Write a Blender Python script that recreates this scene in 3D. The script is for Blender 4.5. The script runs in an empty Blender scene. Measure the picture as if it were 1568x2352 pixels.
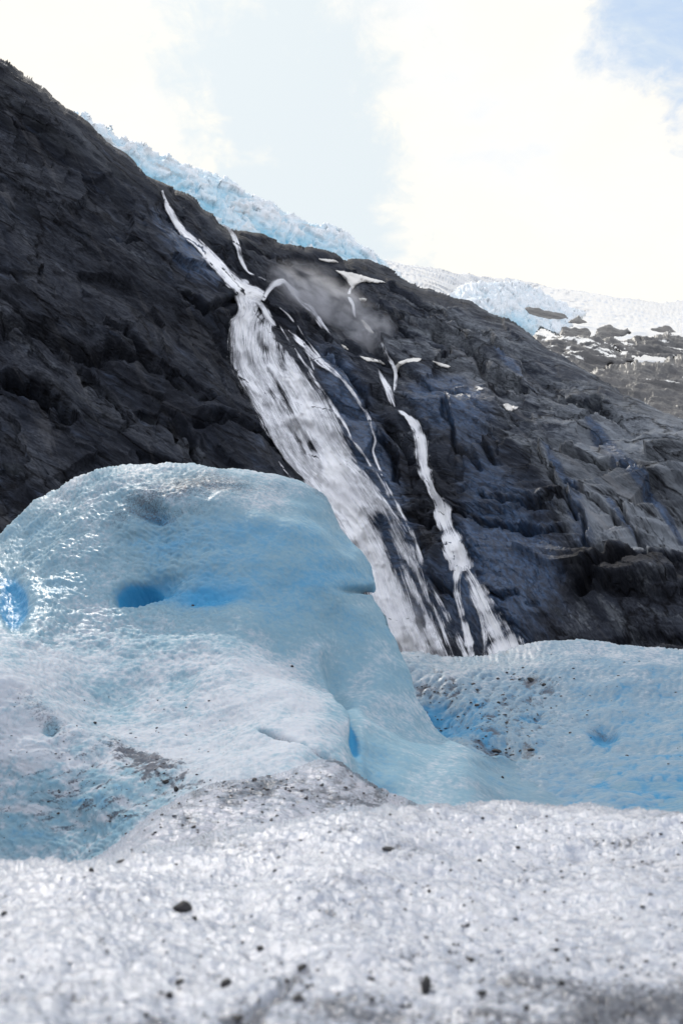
import bpy, math, random
import numpy as np
from mathutils import Vector, Matrix
from mathutils.bvhtree import BVHTree

# ---------------------------------------------------------------- camera, world, sun
sc = bpy.context.scene
COL = sc.collection
PITCH = math.radians(12.9)
CAM = np.array([0.0, 0.0, 1.3])
LENS = 35.0
W0, H0 = 1568.0, 2352.0
F = LENS / 36.0 * H0

cd = bpy.data.cameras.new('camera')
cam = bpy.data.objects.new('camera', cd)
COL.objects.link(cam)
cam.location = CAM
cam.rotation_euler = (math.radians(90) + PITCH, 0, 0)
cd.sensor_fit = 'VERTICAL'
cd.sensor_height = 36.0
cd.lens = LENS
cd.clip_start = 0.05
cd.clip_end = 20000
cd.dof.use_dof = True
cd.dof.focus_distance = 16.0
cd.dof.aperture_fstop = 2.8
sc.camera = cam

sc.view_settings.view_transform = 'Standard'
sc.view_settings.look = 'None'
sc.view_settings.gamma = 1
sc.view_settings.exposure = -0.6

SUN_EL, SUN_AZ = math.radians(47), math.radians(-24)   # azimuth from +Y, negative is to the left
sd = Vector((math.sin(SUN_AZ) * math.cos(SUN_EL), math.cos(SUN_AZ) * math.cos(SUN_EL), math.sin(SUN_EL)))
ld = bpy.data.lights.new('sun', 'SUN')
ld.energy = 2.8
ld.angle = math.radians(0.6)
ld.color = (1.0, 0.94, 0.85)
sun = bpy.data.objects.new('sun', ld)
COL.objects.link(sun)
sun.rotation_euler = sd.to_track_quat('Z', 'Y').to_euler()
sun.location = (0, 0, 30)

sc.cycles.max_bounces = 8
sc.cycles.transparent_max_bounces = 16
sc.cycles.volume_bounces = 3
sc.cycles.volume_step_rate = 2.0
sc.cycles.use_denoising = True


def ray(u, v):
    u = np.asarray(u, float); v = np.asarray(v, float)
    x = (u - W0 / 2) / F; y = (H0 / 2 - v) / F
    cp, sp = math.cos(PITCH), math.sin(PITCH)
    return np.stack([x, cp - y * sp, sp + y * cp], -1)


def pt(u, v, Y):
    """world point on the sight line of picture point (u, v) at ground distance Y"""
    d = ray(u, v)
    return CAM + d * (np.asarray(Y, float) / d[..., 1])[..., None]


class NT:
    def __init__(s, tree):
        s.t = tree; tree.nodes.clear()
    def n(s, typ, **kw):
        nd = s.t.nodes.new(typ)
        ins = kw.pop('ins', {})
        for k, v in kw.items(): setattr(nd, k, v)
        for k, v in ins.items():
            sock = nd.inputs[k]
            if isinstance(v, bpy.types.NodeSocket): s.t.links.new(v, sock)
            else: sock.default_value = v
        return nd
    def math(s, op, a, b=0.0, c=0.0, clamp=False):
        nd = s.n('ShaderNodeMath', operation=op, use_clamp=clamp, ins={0: a, 1: b, 2: c}); return nd.outputs[0]
    def mix(s, f, a, b, blend='MIX'):
        nd = s.n('ShaderNodeMix', data_type='RGBA', blend_type=blend, clamp_factor=True)
        for sock, v in ((nd.inputs[0], f), (nd.inputs[6], a), (nd.inputs[7], b)):
            if isinstance(v, bpy.types.NodeSocket): s.t.links.new(v, sock)
            else: sock.default_value = v if not isinstance(v, tuple) else (*v, 1.0)[:4]
        return nd.outputs[2]
    def noise(s, vec, scale, detail=4, rough=0.55, dist=0.0):
        return s.n('ShaderNodeTexNoise', ins={'Vector': vec, 'Scale': scale, 'Detail': detail, 'Roughness': rough, 'Distortion': dist}).outputs[0]
    def ramp(s, f, lo, hi, a=0.0, b=1.0):
        return s.n('ShaderNodeMapRange', interpolation_type='SMOOTHSTEP', ins={0: f, 1: lo, 2: hi, 3: a, 4: b}).outputs[0]
    def attr(s, name):
        return s.n('ShaderNodeAttribute', attribute_name=name).outputs['Fac']
    def vattr(s, name):
        return s.n('ShaderNodeAttribute', attribute_name=name).outputs['Vector']
    def link(s, a, b): s.t.links.new(a, b)


world = bpy.data.worlds.new('World')
sc.world = world
world.use_nodes = True
t = NT(world.node_tree)
sky = t.n('ShaderNodeTexSky', sky_type='NISHITA', sun_disc=False, sun_elevation=SUN_EL, sun_rotation=SUN_AZ,
          altitude=300, air_density=1.0, dust_density=1.5, ozone_density=1.5)
tc = t.n('ShaderNodeTexCoord').outputs['Generated']
mp = t.n('ShaderNodeMapping', ins={'Vector': tc, 'Scale': (1.0, 1.0, 1.6)}).outputs[0]
n1 = t.noise(mp, 3.1, 8, 0.6, 0.6)
n2 = t.noise(mp, 9.0, 6, 0.6, 0.3)
cov = t.math('ADD', t.math('MULTIPLY', n1, 0.72), t.math('MULTIPLY', n2, 0.28))
cov = t.math('ADD', t.math('MULTIPLY', t.math('SUBTRACT', cov, 0.5), 1.9), 0.5)
def spot(u, v, rad, amp):
    """cloud or clear patch round one sky direction"""
    global cov
    d = ray(u, v); d = d / np.linalg.norm(d)
    dp = t.n('ShaderNodeVectorMath', operation='DOT_PRODUCT', ins={0: t.n('ShaderNodeVectorMath', operation='NORMALIZE', ins={0: tc}).outputs[0], 1: tuple(d)}).outputs['Value']
    c = math.cos(rad)
    f = t.ramp(dp, c, 1 - (1 - c) * 0.08, 0.0, amp)
    cov = t.math('ADD', cov, f)
spot(1560, 60, 0.15, -0.24)
spot(1500, 160, 0.09, -0.12)
cov0 = cov; cov = t.math('ADD', 0.0, 0.0)
spot(1640, 60, 0.24, 1.0)
deep = cov; cov = cov0
spot(560, 250, 0.17, -0.17)
spot(780, 480, 0.11, -0.13)
spot(100, 100, 0.20, 0.25)
spot(1150, 350, 0.19, 0.28)
spot(1400, 500, 0.16, 0.25)
n4 = t.noise(mp, 26.0, 6, 0.65, 0.5)
cov = t.math('ADD', cov, t.math('MULTIPLY', t.math('SUBTRACT', n4, 0.5), 0.55))
cloud = t.ramp(cov, 0.30, 0.64)
n3 = t.noise(mp, 5.0, 6, 0.6, 0.4)
cloudcol = t.mix(t.ramp(n3, 0.3, 0.7), (14.4, 14.8, 15.2), (18.0, 16.8, 14.5))
n3b = t.noise(mp, 7.0, 6, 0.65, 0.8)
clear = t.mix(0.90, sky.outputs[0], (13.3, 14.5, 15.0))           # thin veil of high cloud over the blue
clear = t.mix(t.math('MULTIPLY', deep, t.ramp(n3b, 0.25, 0.65)), clear, (8.2, 10.4, 13.8))
skyc = t.mix(cloud, clear, cloudcol)
# behind the camera the unseen sky is brightened to fill cliff and falls
sx = t.n('ShaderNodeSeparateXYZ', ins={0: tc})
back = t.ramp(sx.outputs[1], 0.05, 0.62)
skyc = t.mix(back, t.mix(t.math('ADD', t.math('MULTIPLY', cloud, 0.2), 0.75), sky.outputs[0], (20.5, 21.5, 24.0)), skyc)
bg = t.n('ShaderNodeBackground', ins={'Color': skyc, 'Strength': 0.1})
t.link(bg.outputs[0], t.n('ShaderNodeOutputWorld').inputs[0])

# ---------------------------------------------------------------- numeric helpers
rng = np.random.RandomState(7)
PERM = rng.permutation(256); PERM = np.concatenate([PERM, PERM, PERM])
GR = rng.normal(size=(256, 3)); GR /= np.linalg.norm(GR, axis=1)[:, None]


def pn(x, y, z=0.0, seed=0):
    x = np.asarray(x, float) + seed * 17.13; y = np.asarray(y, float) + seed * 5.71; z = np.asarray(z, float) + seed * 3.3 + np.zeros_like(x)
    xi = np.floor(x).astype(int); yi = np.floor(y).astype(int); zi = np.floor(z).astype(int)
    xf = x - xi; yf = y - yi; zf = z - zi
    fade = lambda q: q * q * q * (q * (q * 6 - 15) + 10)
    a, b, c = fade(xf), fade(yf), fade(zf)
    out = 0
    for i in (0, 1):
        for j in (0, 1):
            for k in (0, 1):
                h = PERM[PERM[PERM[(xi + i) & 255] + ((yi + j) & 255)] + ((zi + k) & 255)]
                g = GR[h]
                d = g[..., 0] * (xf - i) + g[..., 1] * (yf - j) + g[..., 2] * (zf - k)
                out = out + d * (a if i else 1 - a) * (b if j else 1 - b) * (c if k else 1 - c)
    return out * 1.5


def fbm(x, y, z=0.0, oct=4, seed=0, gain=0.5, ridge=False):
    s = 0; a = 1; f = 1
    for o in range(oct):
        n = pn(np.asarray(x) * f, np.asarray(y) * f, np.asarray(z) * f, seed + o * 3)
        if ridge: n = 0.5 - np.abs(n) * 1.6
        s = s + n * a; a *= gain; f *= 2.03
    return s


def cells(x, y, z, seed=0, jit=0.9):
    """F1 distance of a jittered cell grid and a random number per cell"""
    xi = np.floor(x).astype(int); yi = np.floor(y).astype(int); zi = np.floor(z).astype(int)
    best = np.full(x.shape, 9.0); sec = np.full(x.shape, 9.0); idn = np.zeros(x.shape)
    for i in (-1, 0, 1):
        for j in (-1, 0, 1):
            for k in (-1, 0, 1):
                h = PERM[PERM[PERM[(xi + i + seed) & 255] + ((yi + j) & 255)] + ((zi + k) & 255)]
                g = GR[h] * 0.5 * jit + 0.5
                d = np.sqrt((xi + i + g[..., 0] - x) ** 2 + (yi + j + g[..., 1] - y) ** 2 + (zi + k + g[..., 2] - z) ** 2)
                m = d < best
                sec = np.where(m, best, np.minimum(sec, d)); idn = np.where(m, h / 255.0, idn); best = np.where(m, d, best)
    return best, sec, idn


def facets(x, y, seed=0, tilt=0.5):
    """flat broken faces: every cell of a jittered grid is a tilted plane at a height of its own"""
    xi = np.floor(x).astype(int); yi = np.floor(y).astype(int)
    best = np.full(x.shape, 9.0); out = np.zeros(x.shape)
    for i in (-1, 0, 1):
        for j in (-1, 0, 1):
            k = PERM[PERM[(xi + i + seed * 7) & 255] + ((yi + j + seed) & 255)]
            g = GR[k]
            dx = x - (xi + i + g[..., 0] * 0.45 + 0.5); dy = y - (yi + j + g[..., 1] * 0.45 + 0.5)
            d = dx * dx + dy * dy
            m = d < best
            out = np.where(m, g[..., 2] * 0.6 + tilt * (dx * g[..., 1] * 1.2 + dy * (0.5 + g[..., 0])), out); best = np.where(m, d, best)
    return out


def ss(x, a, b):
    q = np.clip((np.asarray(x, float) - a) / (b - a), 0, 1)
    return q * q * (3 - 2 * q)


def rbf(pts):
    """thin plate surface through (u, v, value) points"""
    P = np.array(pts, float)
    X = P[:, :2] / 500.0; n = len(P)
    def phi(r2): return 0.5 * r2 * np.log(r2 + 1e-9)
    D = ((X[:, None] - X[None]) ** 2).sum(-1)
    A = np.zeros((n + 3, n + 3)); A[:n, :n] = phi(D) + np.eye(n) * 1e-3
    A[:n, n] = 1; A[:n, n + 1:] = X; A[n, :n] = 1; A[n + 1:, :n] = X.T
    w = np.linalg.solve(A, np.concatenate([P[:, 2], np.zeros(3)]))
    def f(u, v):
        u = np.asarray(u, float) / 500.0; v = np.asarray(v, float) / 500.0
        s = w[n] + w[n + 1] * u + w[n + 2] * v
        for i in range(n):
            s = s + w[i] * phi((u - X[i, 0]) ** 2 + (v - X[i, 1]) ** 2)
        return s
    return f


def spline(pts, step=9.0):
    P = np.array(pts, float)
    out = []
    Q = np.vstack([2 * P[0] - P[1], P, 2 * P[-1] - P[-2]])
    for i in range(1, len(Q) - 2):
        p0, p1, p2, p3 = Q[i - 1], Q[i], Q[i + 1], Q[i + 2]
        k = max(1, int(np.linalg.norm((p2 - p1)[:2]) / step))
        for j in range(k):
            s = j / k
            c = 0.5 * ((2 * p1) + (-p0 + p2) * s + (2 * p0 - 5 * p1 + 4 * p2 - p3) * s * s + (-p0 + 3 * p1 - 3 * p2 + p3) * s ** 3)
            out.append(c * 0.85 + (p1 + (p2 - p1) * s) * 0.15)
    out.append(P[-1])
    return np.array(out)


def segdist(u, v, A, B, chunk=60000):
    """distance, nearest point and side (>0 right hand of travel) to a set of segments"""
    n = len(u); dist = np.empty(n); nx = np.empty(n); ny = np.empty(n); side = np.empty(n)
    AB = B - A; L2 = (AB ** 2).sum(1) + 1e-9
    for s in range(0, n, chunk):
        uu = u[s:s + chunk, None]; vv = v[s:s + chunk, None]
        tt = np.clip(((uu - A[:, 0]) * AB[:, 0] + (vv - A[:, 1]) * AB[:, 1]) / L2, 0, 1)
        px = A[:, 0] + tt * AB[:, 0]; py = A[:, 1] + tt * AB[:, 1]
        d2 = (uu - px) ** 2 + (vv - py) ** 2
        k = d2.argmin(1); r = np.arange(len(k))
        dist[s:s + chunk] = np.sqrt(d2[r, k]); nx[s:s + chunk] = px[r, k]; ny[s:s + chunk] = py[r, k]
        side[s:s + chunk] = AB[k, 0] * (v[s:s + chunk] - A[k, 1]) - AB[k, 1] * (u[s:s + chunk] - A[k, 0])
    return dist, nx, ny, side


def inside(u, v, P, chunk=60000):
    A = P; B = np.roll(P, -1, 0); out = np.empty(len(u), bool)
    for s in range(0, len(u), chunk):
        uu = u[s:s + chunk, None]; vv = v[s:s + chunk, None]
        c = (A[:, 1] > vv) != (B[:, 1] > vv)
        xi = A[:, 0] + (vv - A[:, 1]) * (B[:, 0] - A[:, 0]) / np.where(B[:, 1] == A[:, 1], 1e-9, B[:, 1] - A[:, 1])
        out[s:s + chunk] = ((c & (uu < xi)).sum(1) % 2) == 1
    return out


def near(u, v, line, sig):
    """gaussian weight of the distance to a picture polyline"""
    P = np.array(line, float)
    d, _, _, side = segdist(u.ravel(), v.ravel(), P[:-1], P[1:])
    return np.exp(-(d / sig) ** 2).reshape(u.shape), (d * np.sign(side)).reshape(u.shape)


def blob(u, v, cu, cv, ru, rv, ang=0.0, p=2.0):
    a = math.radians(ang); du = u - cu; dv = v - cv
    x = (du * math.cos(a) + dv * math.sin(a)) / ru; y = (-du * math.sin(a) + dv * math.cos(a)) / rv
    return np.exp(-(x * x + y * y) ** (p / 2))


def mesh_obj(name, V, Fc, mat, attrs=None, smooth=True, parent=None):
    V = np.asarray(V, np.float32); Fc = np.asarray(Fc, np.int32)
    me = bpy.data.meshes.new(name)
    k = Fc.shape[1]
    me.vertices.add(len(V)); me.vertices.foreach_set('co', V.ravel())
    me.loops.add(Fc.size); me.loops.foreach_set('vertex_index', Fc.ravel())
    me.polygons.add(len(Fc)); me.polygons.foreach_set('loop_start', np.arange(0, Fc.size, k, dtype=np.int32))
    me.polygons.foreach_set('loop_total', np.full(len(Fc), k, np.int32))
    me.update(calc_edges=True)
    me.validate()
    if smooth: me.polygons.foreach_set('use_smooth', np.ones(len(me.polygons), bool))
    for a, val in (attrs or {}).items():
        val = np.asarray(val, np.float32)
        if val.ndim == 1:
            at = me.attributes.new(a, 'FLOAT', 'POINT'); at.data.foreach_set('value', val)
        else:
            at = me.attributes.new(a, 'FLOAT_VECTOR', 'POINT'); at.data.foreach_set('vector', val.ravel())
    me.materials.append(mat)
    o = bpy.data.objects.new(name, me); COL.objects.link(o)
    if parent is not None: o.parent = parent
    return o


def tag(o, label=None, cat=None, group=None, kind=None):
    if label: o['label'] = label
    if cat: o['category'] = cat
    if group: o['group'] = group
    if kind: o['kind'] = kind
    return o


def vnormals(V, Fc):
    N = np.zeros_like(V)
    d1 = V[Fc[:, 2]] - V[Fc[:, 0]]; d2 = V[Fc[:, 3]] - V[Fc[:, 1]]
    n = np.cross(d1, d2)
    for k in range(4):
        for c in range(3):
            N[:, c] += np.bincount(Fc[:, k], n[:, c], len(V))
    return N / (np.linalg.norm(N, axis=1)[:, None] + 1e-12)


LAYERS = {}


def layer(name, sil, base, Yf, R, w, B, step, disp, attrs, mat, wb=None, jag=0.0, key=None, soft=None):
    """a solid lump of terrain: its skyline `sil` and hidden foot `base` were read off the photograph, its
    distance comes from Yf, it rounds off over w towards the skyline and has a back of depth B"""
    S = spline(sil)
    if jag:
        S = S + np.stack([np.zeros(len(S)), jag * fbm(S[:, 0] / 14.0, S[:, 1] * 0 + 3.3, oct=3, seed=5)], 1)
    Bs = np.array(base, float)
    P = np.vstack([S, Bs])
    u0, v0 = P.min(0); u1, v1 = P.max(0)
    us = np.arange(u0 - step, u1 + 2 * step, step); vs = np.arange(v0 - step, v1 + 2 * step, step)
    U, Vv = np.meshgrid(us, vs); shp = U.shape
    u = U.ravel(); v = Vv.ravel()
    ins = inside(u, v, P).reshape(shp)
    cell = ins[:-1, :-1] | ins[1:, :-1] | ins[:-1, 1:] | ins[1:, 1:]
    used = np.zeros(shp, bool)
    used[:-1, :-1] |= cell; used[1:, :-1] |= cell; used[:-1, 1:] |= cell; used[1:, 1:] |= cell
    snap = used & ~ins
    sn = snap.ravel()
    Q = np.roll(P, -1, 0)
    if sn.any():
        _, nx, ny, _ = segdist(u[sn], v[sn], P, Q)
        u[sn] = nx; v[sn] = ny
    ids = -np.ones(u.size, int); um = used.ravel(); ids[um] = np.arange(um.sum())
    uu = u[um]; vv = v[um]; snu = sn[um]
    dsil, _, _, _ = segdist(uu, vv, S[:-1], S[1:])
    shared = snu & (dsil < 0.5)
    if soft is not None:
        S2 = spline(soft); dsil, _, _, _ = segdist(uu, vv, S2[:-1], S2[1:])
    Rv = R(uu, vv) if callable(R) else R
    q = 1 - np.clip(dsil / w, 0, 1)
    Yc = Yf(uu, vv)
    front = Yc + Rv * (1 - np.sqrt(np.clip(1 - q * q, 0, 1)))
    wbk = wb or w * 1.5
    qb = 1 - np.clip(dsil / wbk, 0, 1)
    back = Yc + Rv + B * np.sqrt(np.clip(1 - qb * qb, 0, 1))
    Vf = pt(uu, vv, front); Vb = pt(uu, vv, back)
    I = ids.reshape(shp)
    a, b, c, d = I[:-1, :-1][cell], I[1:, :-1][cell], I[1:, 1:][cell], I[:-1, 1:][cell]
    Ff = np.stack([a, b, c, d], 1)
    n = len(uu)
    bm = np.where(shared, np.arange(n), n + np.arange(n))
    Fb = bm[Ff][:, ::-1]
    Va = np.vstack([Vf, Vb]); Fa = np.vstack([Ff, Fb])
    N = vnormals(Va, Fa)
    ua = np.concatenate([uu, uu]); va = np.concatenate([vv, vv])
    isf = np.concatenate([np.ones(n, bool), np.zeros(n, bool)])
    ctx = dict(P=Va, N=N, u=ua, v=va, d=np.concatenate([dsil, dsil]), front=isf)
    h = disp(ctx)
    Va = Va + N * h[:, None]
    ctx['h'] = h; ctx['P'] = Va
    at = attrs(ctx)
    # drop unused back vertices
    keep = np.zeros(len(Va), bool); keep[Fa.ravel()] = True
    re = np.cumsum(keep) - 1
    Va = Va[keep]; Fa = re[Fa]; at = {k: x[keep] for k, x in at.items()}
    o = mesh_obj(name, Va, Fa, mat, at)
    LAYERS[key or name] = (Va, re[Ff])
    return o


BV = {}


def hit(name, u, v):
    if name not in BV:
        V, Fc = LAYERS[name]
        BV[name] = BVHTree.FromPolygons([tuple(x) for x in V.tolist()], Fc.tolist())
    d = ray(u, v); d = d / np.linalg.norm(d)
    loc, nor, _, dist = BV[name].ray_cast(Vector(CAM), Vector(d))
    return (np.array(loc), np.array(nor)) if loc is not None else (None, None)


# ---------------------------------------------------------------- materials
def new_mat(name):
    m = bpy.data.materials.new(name); m.use_nodes = True
    return m, NT(m.node_tree)


def finish(t, bsdf, disp=None):
    o = t.n('ShaderNodeOutputMaterial'); t.link(bsdf, o.inputs[0])


def ice_mat(name, white, blue, grain, sss=0.3, rough=0.32, bump=0.5, sssc=0.12, spec=0.5, mott=1.3, mid=None):
    m, t = new_mat(name)
    pos = t.n('ShaderNodeNewGeometry').outputs['Position']
    nA = t.noise(pos, 1.3 / grain * 0.03, 5, 0.6)
    nB = t.noise(pos, 0.35 / grain, 4, 0.65)
    nC = t.noise(pos, 1.1 / grain, 3, 0.6)
    bl = t.attr('blue')
    f = t.math('ADD', bl, t.math('MULTIPLY', t.math('SUBTRACT', nB, 0.5), mott))
    f = t.math('ADD', f, t.math('MULTIPLY', t.math('SUBTRACT', nA, 0.5), 0.5), clamp=True)
    mid = mid or (white[0] * 0.52, white[1] * 0.74, white[2] * 0.84)
    c = t.mix(t.ramp(f, 0.0, 0.5), white, mid)
    semi = tuple(0.45 * a + 0.55 * b for a, b in zip(mid, blue))
    c = t.mix(t.ramp(f, 0.45, 1.0), c, semi)
    c = t.mix(t.ramp(bl, 0.75, 1.0), c, blue)
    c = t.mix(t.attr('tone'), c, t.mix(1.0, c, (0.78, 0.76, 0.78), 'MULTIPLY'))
    crumbs = t.ramp(t.noise(pos, 0.9 / grain, 4, 0.7), 0.66, 0.8)
    dt = t.attr('dirt')
    dn = t.ramp(t.math('ADD', dt, t.math('MULTIPLY', t.math('SUBTRACT', nC, 0.55), 1.1)), 0.25, 0.75)
    dn = t.math('MULTIPLY', dn, t.ramp(dt, 0.0, 0.12))
    c = t.mix(t.math('MULTIPLY', dn, 0.9), c, (0.042, 0.046, 0.060))
    soft = t.math('MULTIPLY', dt, 0.22)
    c = t.mix(soft, c, (0.125, 0.135, 0.165))
    bmp = t.math('ADD', t.math('MULTIPLY', nC, 0.6), t.noise(pos, 0.32 / grain, 3, 0.5))
    b = t.n('ShaderNodeBump', ins={'Strength': bump, 'Distance': grain * 0.6, 'Height': bmp})
    rr = t.math('ADD', t.ramp(nB, 0.3, 0.7, rough * 0.7, rough * 1.35), t.math('MULTIPLY', t.attr('matte'), 0.28))
    p = t.n('ShaderNodeBsdfPrincipled', ins={'Base Color': c, 'Roughness': rr, 'IOR': 1.31, 'Specular IOR Level': t.math('MULTIPLY', t.math('SUBTRACT', 1.0, t.math('MULTIPLY', t.attr('matte'), 0.6)), spec),
            'Subsurface Weight': sss, 'Subsurface Radius': (0.45, 0.8, 1.0), 'Subsurface Scale': sssc, 'Normal': b.outputs[0]})
    finish(t, p.outputs[0])
    return m


M_ice = ice_mat('glacier_ice', (0.405, 0.43, 0.465), (0.035, 0.22, 0.40), 0.03, sssc=0.2, rough=0.42, mott=0.9, mid=(0.175, 0.285, 0.345))
M_iceR = ice_mat('glacier_ice_far_mound', (0.30, 0.33, 0.37), (0.03, 0.17, 0.31), 0.035, sssc=0.1, rough=0.38, mott=1.2, mid=(0.15, 0.225, 0.285), spec=0.7)
M_iceF = ice_mat('granular_ice', (0.535, 0.54, 0.565), (0.20, 0.225, 0.28), 0.012, sss=0.15, rough=0.17, bump=1.0, sssc=0.02, spec=0.8, mid=(0.37, 0.395, 0.445), mott=2.0)
M_iceB = ice_mat('dirty_granular_ice', (0.40, 0.405, 0.45), (0.20, 0.24, 0.30), 0.02, sss=0.15, rough=0.2, bump=1.0, sssc=0.03, spec=0.8, mid=(0.30, 0.33, 0.38), mott=1.6)


def rock_mat(name, tint=1.0):
    m, t = new_mat(name)
    fl = t.vattr('flow')                                   # x along the banding, y across it, z outwards, in metres
    sc1 = t.n('ShaderNodeMapping', ins={'Vector': fl, 'Scale': (0.012, 0.05, 0.03)}).outputs[0]
    sc2 = t.n('ShaderNodeMapping', ins={'Vector': fl, 'Scale': (0.05, 0.22, 0.1)}).outputs[0]
    sc3 = t.n('ShaderNodeMapping', ins={'Vector': fl, 'Scale': (0.25, 0.8, 0.4)}).outputs[0]
    a = t.noise(sc1, 1.0, 6, 0.62, 0.8); b = t.noise(sc2, 1.0, 6, 0.65, 0.6); c3 = t.noise(sc3, 1.0, 5, 0.65, 0.3)
    s = t.math('ADD', t.math('MULTIPLY', a, 0.45), t.math('ADD', t.math('MULTIPLY', b, 0.35), t.math('MULTIPLY', c3, 0.2)))
    s = t.math('ADD', t.math('MULTIPLY', t.math('SUBTRACT', s, 0.5), 1.9), 0.5)
    pale = t.attr('pale'); wet = t.attr('wet')
    f = t.math('ADD', s, t.math('MULTIPLY', t.math('SUBTRACT', pale, 0.3), 0.7))
    k = tint
    col = t.mix(t.ramp(f, 0.25, 0.50), (0.008 * k, 0.010 * k, 0.016 * k), (0.028 * k, 0.034 * k, 0.048 * k))
    col = t.mix(t.ramp(f, 0.50, 0.78), col, (0.205 * k, 0.225 * k, 0.25 * k))
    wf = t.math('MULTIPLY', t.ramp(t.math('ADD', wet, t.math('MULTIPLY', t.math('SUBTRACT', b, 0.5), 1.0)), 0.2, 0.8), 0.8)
    col = t.mix(wf, col, t.mix(t.ramp(b, 0.35, 0.7), (0.009, 0.018, 0.042), (0.030, 0.064, 0.140)))  # wet rock darkens; its blue sky reflection is painted into the base colour
    moss = t.ramp(t.noise(sc1, 2.3, 5, 0.6), 0.55, 0.7, 0.0, 0.45)
    col = t.mix(t.math('MULTIPLY', moss, t.math('SUBTRACT', 1.0, wf)), col, t.mix(0.4, col, (0.03, 0.038, 0.027)))
    sc4 = t.n('ShaderNodeMapping', ins={'Vector': fl, 'Scale': (0.35, 1.5, 0.6)}).outputs[0]
    c4 = t.noise(sc4, 1.0, 4, 0.7, 0.3)
    fm = t.ramp(a, 0.35, 0.65)
    col = t.mix(t.ramp(c4, 0.36, 0.66), t.mix(t.math('MULTIPLY', fm, 0.6), col, (0.004, 0.004, 0.006)), t.mix(t.math('MULTIPLY', fm, 0.10), col, (0.30, 0.30, 0.31)))
    # stains running down the fall line
    fa = t.vattr('fall')
    st = t.noise(t.n('ShaderNodeMapping', ins={'Vector': fa, 'Scale': (0.16, 0.012, 0.02)}).outputs[0], 1.0, 5, 0.6, 0.4)
    col = t.mix(t.math('MULTIPLY', t.ramp(st, 0.52, 0.68), 0.65), col, (0.010, 0.014, 0.024))
    col = t.mix(t.math('MULTIPLY', t.ramp(st, 0.44, 0.34), t.math('ADD', 0.10, t.math('MULTIPLY', pale, 0.35))), col, (0.24, 0.235, 0.235))
    # joints
    wv = t.n('ShaderNodeVectorMath', operation='ADD', ins={0: sc1, 1: t.n('ShaderNodeVectorMath', operation='SCALE', ins={0: t.n('ShaderNodeTexNoise', ins={'Vector': sc2, 'Scale': 0.6, 'Detail': 4.0}).outputs[1], 'Scale': 0.55}).outputs[0]}).outputs[0]
    v1 = t.n('ShaderNodeTexVoronoi', feature='DISTANCE_TO_EDGE', ins={'Vector': wv, 'Scale': 1.0}).outputs[0]
    v2 = t.n('ShaderNodeTexVoronoi', feature='DISTANCE_TO_EDGE', ins={'Vector': wv, 'Scale': 4.5}).outputs[0]
    k1 = t.math('MULTIPLY', t.ramp(v1, 0.04, 0.0), t.ramp(c3, 0.35, 0.6)); k2 = t.math('MULTIPLY', t.ramp(v2, 0.06, 0.0), t.ramp(b, 0.45, 0.65))
    kk = t.math('MAXIMUM', k1, t.math('MULTIPLY', k2, 0.7))
    big = t.noise(t.n('ShaderNodeMapping', ins={'Vector': fl, 'Scale': (0.006, 0.022, 0.01)}).outputs[0], 1.0, 5, 0.7, 1.0)
    col = t.mix(t.ramp(big, 0.50, 0.36, 0.0, 0.5), col, (0.006, 0.007, 0.011))
    col = t.mix(t.ramp(big, 0.54, 0.72, 0.0, 0.28), col, (0.16, 0.175, 0.195))
    col = t.mix(t.math('MULTIPLY', kk, 0.92), col, (0.004, 0.004, 0.006))
    painted_sheen = t.math('MULTIPLY', t.ramp(t.math('ADD', wet, t.math('MULTIPLY', t.math('SUBTRACT', b, 0.5), 1.2)), 0.30, 0.85), 0.75)
    col = t.mix(painted_sheen, col, t.mix(t.ramp(c3, 0.35, 0.68), (0.012, 0.022, 0.045), (0.045, 0.098, 0.195)))  # second coat of blue sky sheen, put in as colour
    h = t.math('ADD', t.math('MULTIPLY', b, 0.7), t.math('ADD', t.math('MULTIPLY', c3, 0.35), t.math('MULTIPLY', c4, 0.18)))
    h = t.math('SUBTRACT', h, t.math('MULTIPLY', kk, 0.5))
    bp = t.n('ShaderNodeBump', ins={'Strength': 0.75, 'Distance': 2.5, 'Height': h})
    p = t.n('ShaderNodeBsdfPrincipled', ins={'Base Color': col, 'Roughness': t.math('SUBTRACT', 0.75, t.math('MULTIPLY', wf, 0.4)),
            'Specular IOR Level': t.math('ADD', 0.15, t.math('MULTIPLY', wf, 0.5)), 'Normal': bp.outputs[0]})
    finish(t, p.outputs[0])
    return m


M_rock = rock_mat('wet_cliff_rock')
M_rock2 = rock_mat('far_cliff_rock', 1.3)


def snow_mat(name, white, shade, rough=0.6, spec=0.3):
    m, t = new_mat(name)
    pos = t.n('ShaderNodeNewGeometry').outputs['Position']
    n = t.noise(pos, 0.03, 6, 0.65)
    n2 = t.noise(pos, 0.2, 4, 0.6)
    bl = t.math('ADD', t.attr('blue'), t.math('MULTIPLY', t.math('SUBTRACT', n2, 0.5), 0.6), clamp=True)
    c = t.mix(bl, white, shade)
    c = t.mix(t.math('MULTIPLY', t.ramp(t.math('ADD', n, t.attr('dirt')), 0.6, 0.95), 0.6), c, (0.24, 0.22, 0.20))
    bp = t.n('ShaderNodeBump', ins={'Strength': 0.4, 'Distance': 1.5, 'Height': n2})
    p = t.n('ShaderNodeBsdfPrincipled', ins={'Base Color': c, 'Roughness': rough, 'Specular IOR Level': spec, 'Normal': bp.outputs[0]})
    finish(t, p.outputs[0])
    return m


M_icefall = snow_mat('icefall_ice', (0.72, 0.75, 0.76), (0.20, 0.48, 0.62))
M_snow = snow_mat('summer_snow', (0.74, 0.71, 0.65), (0.42, 0.48, 0.56), 0.5, 0.5)


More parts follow.
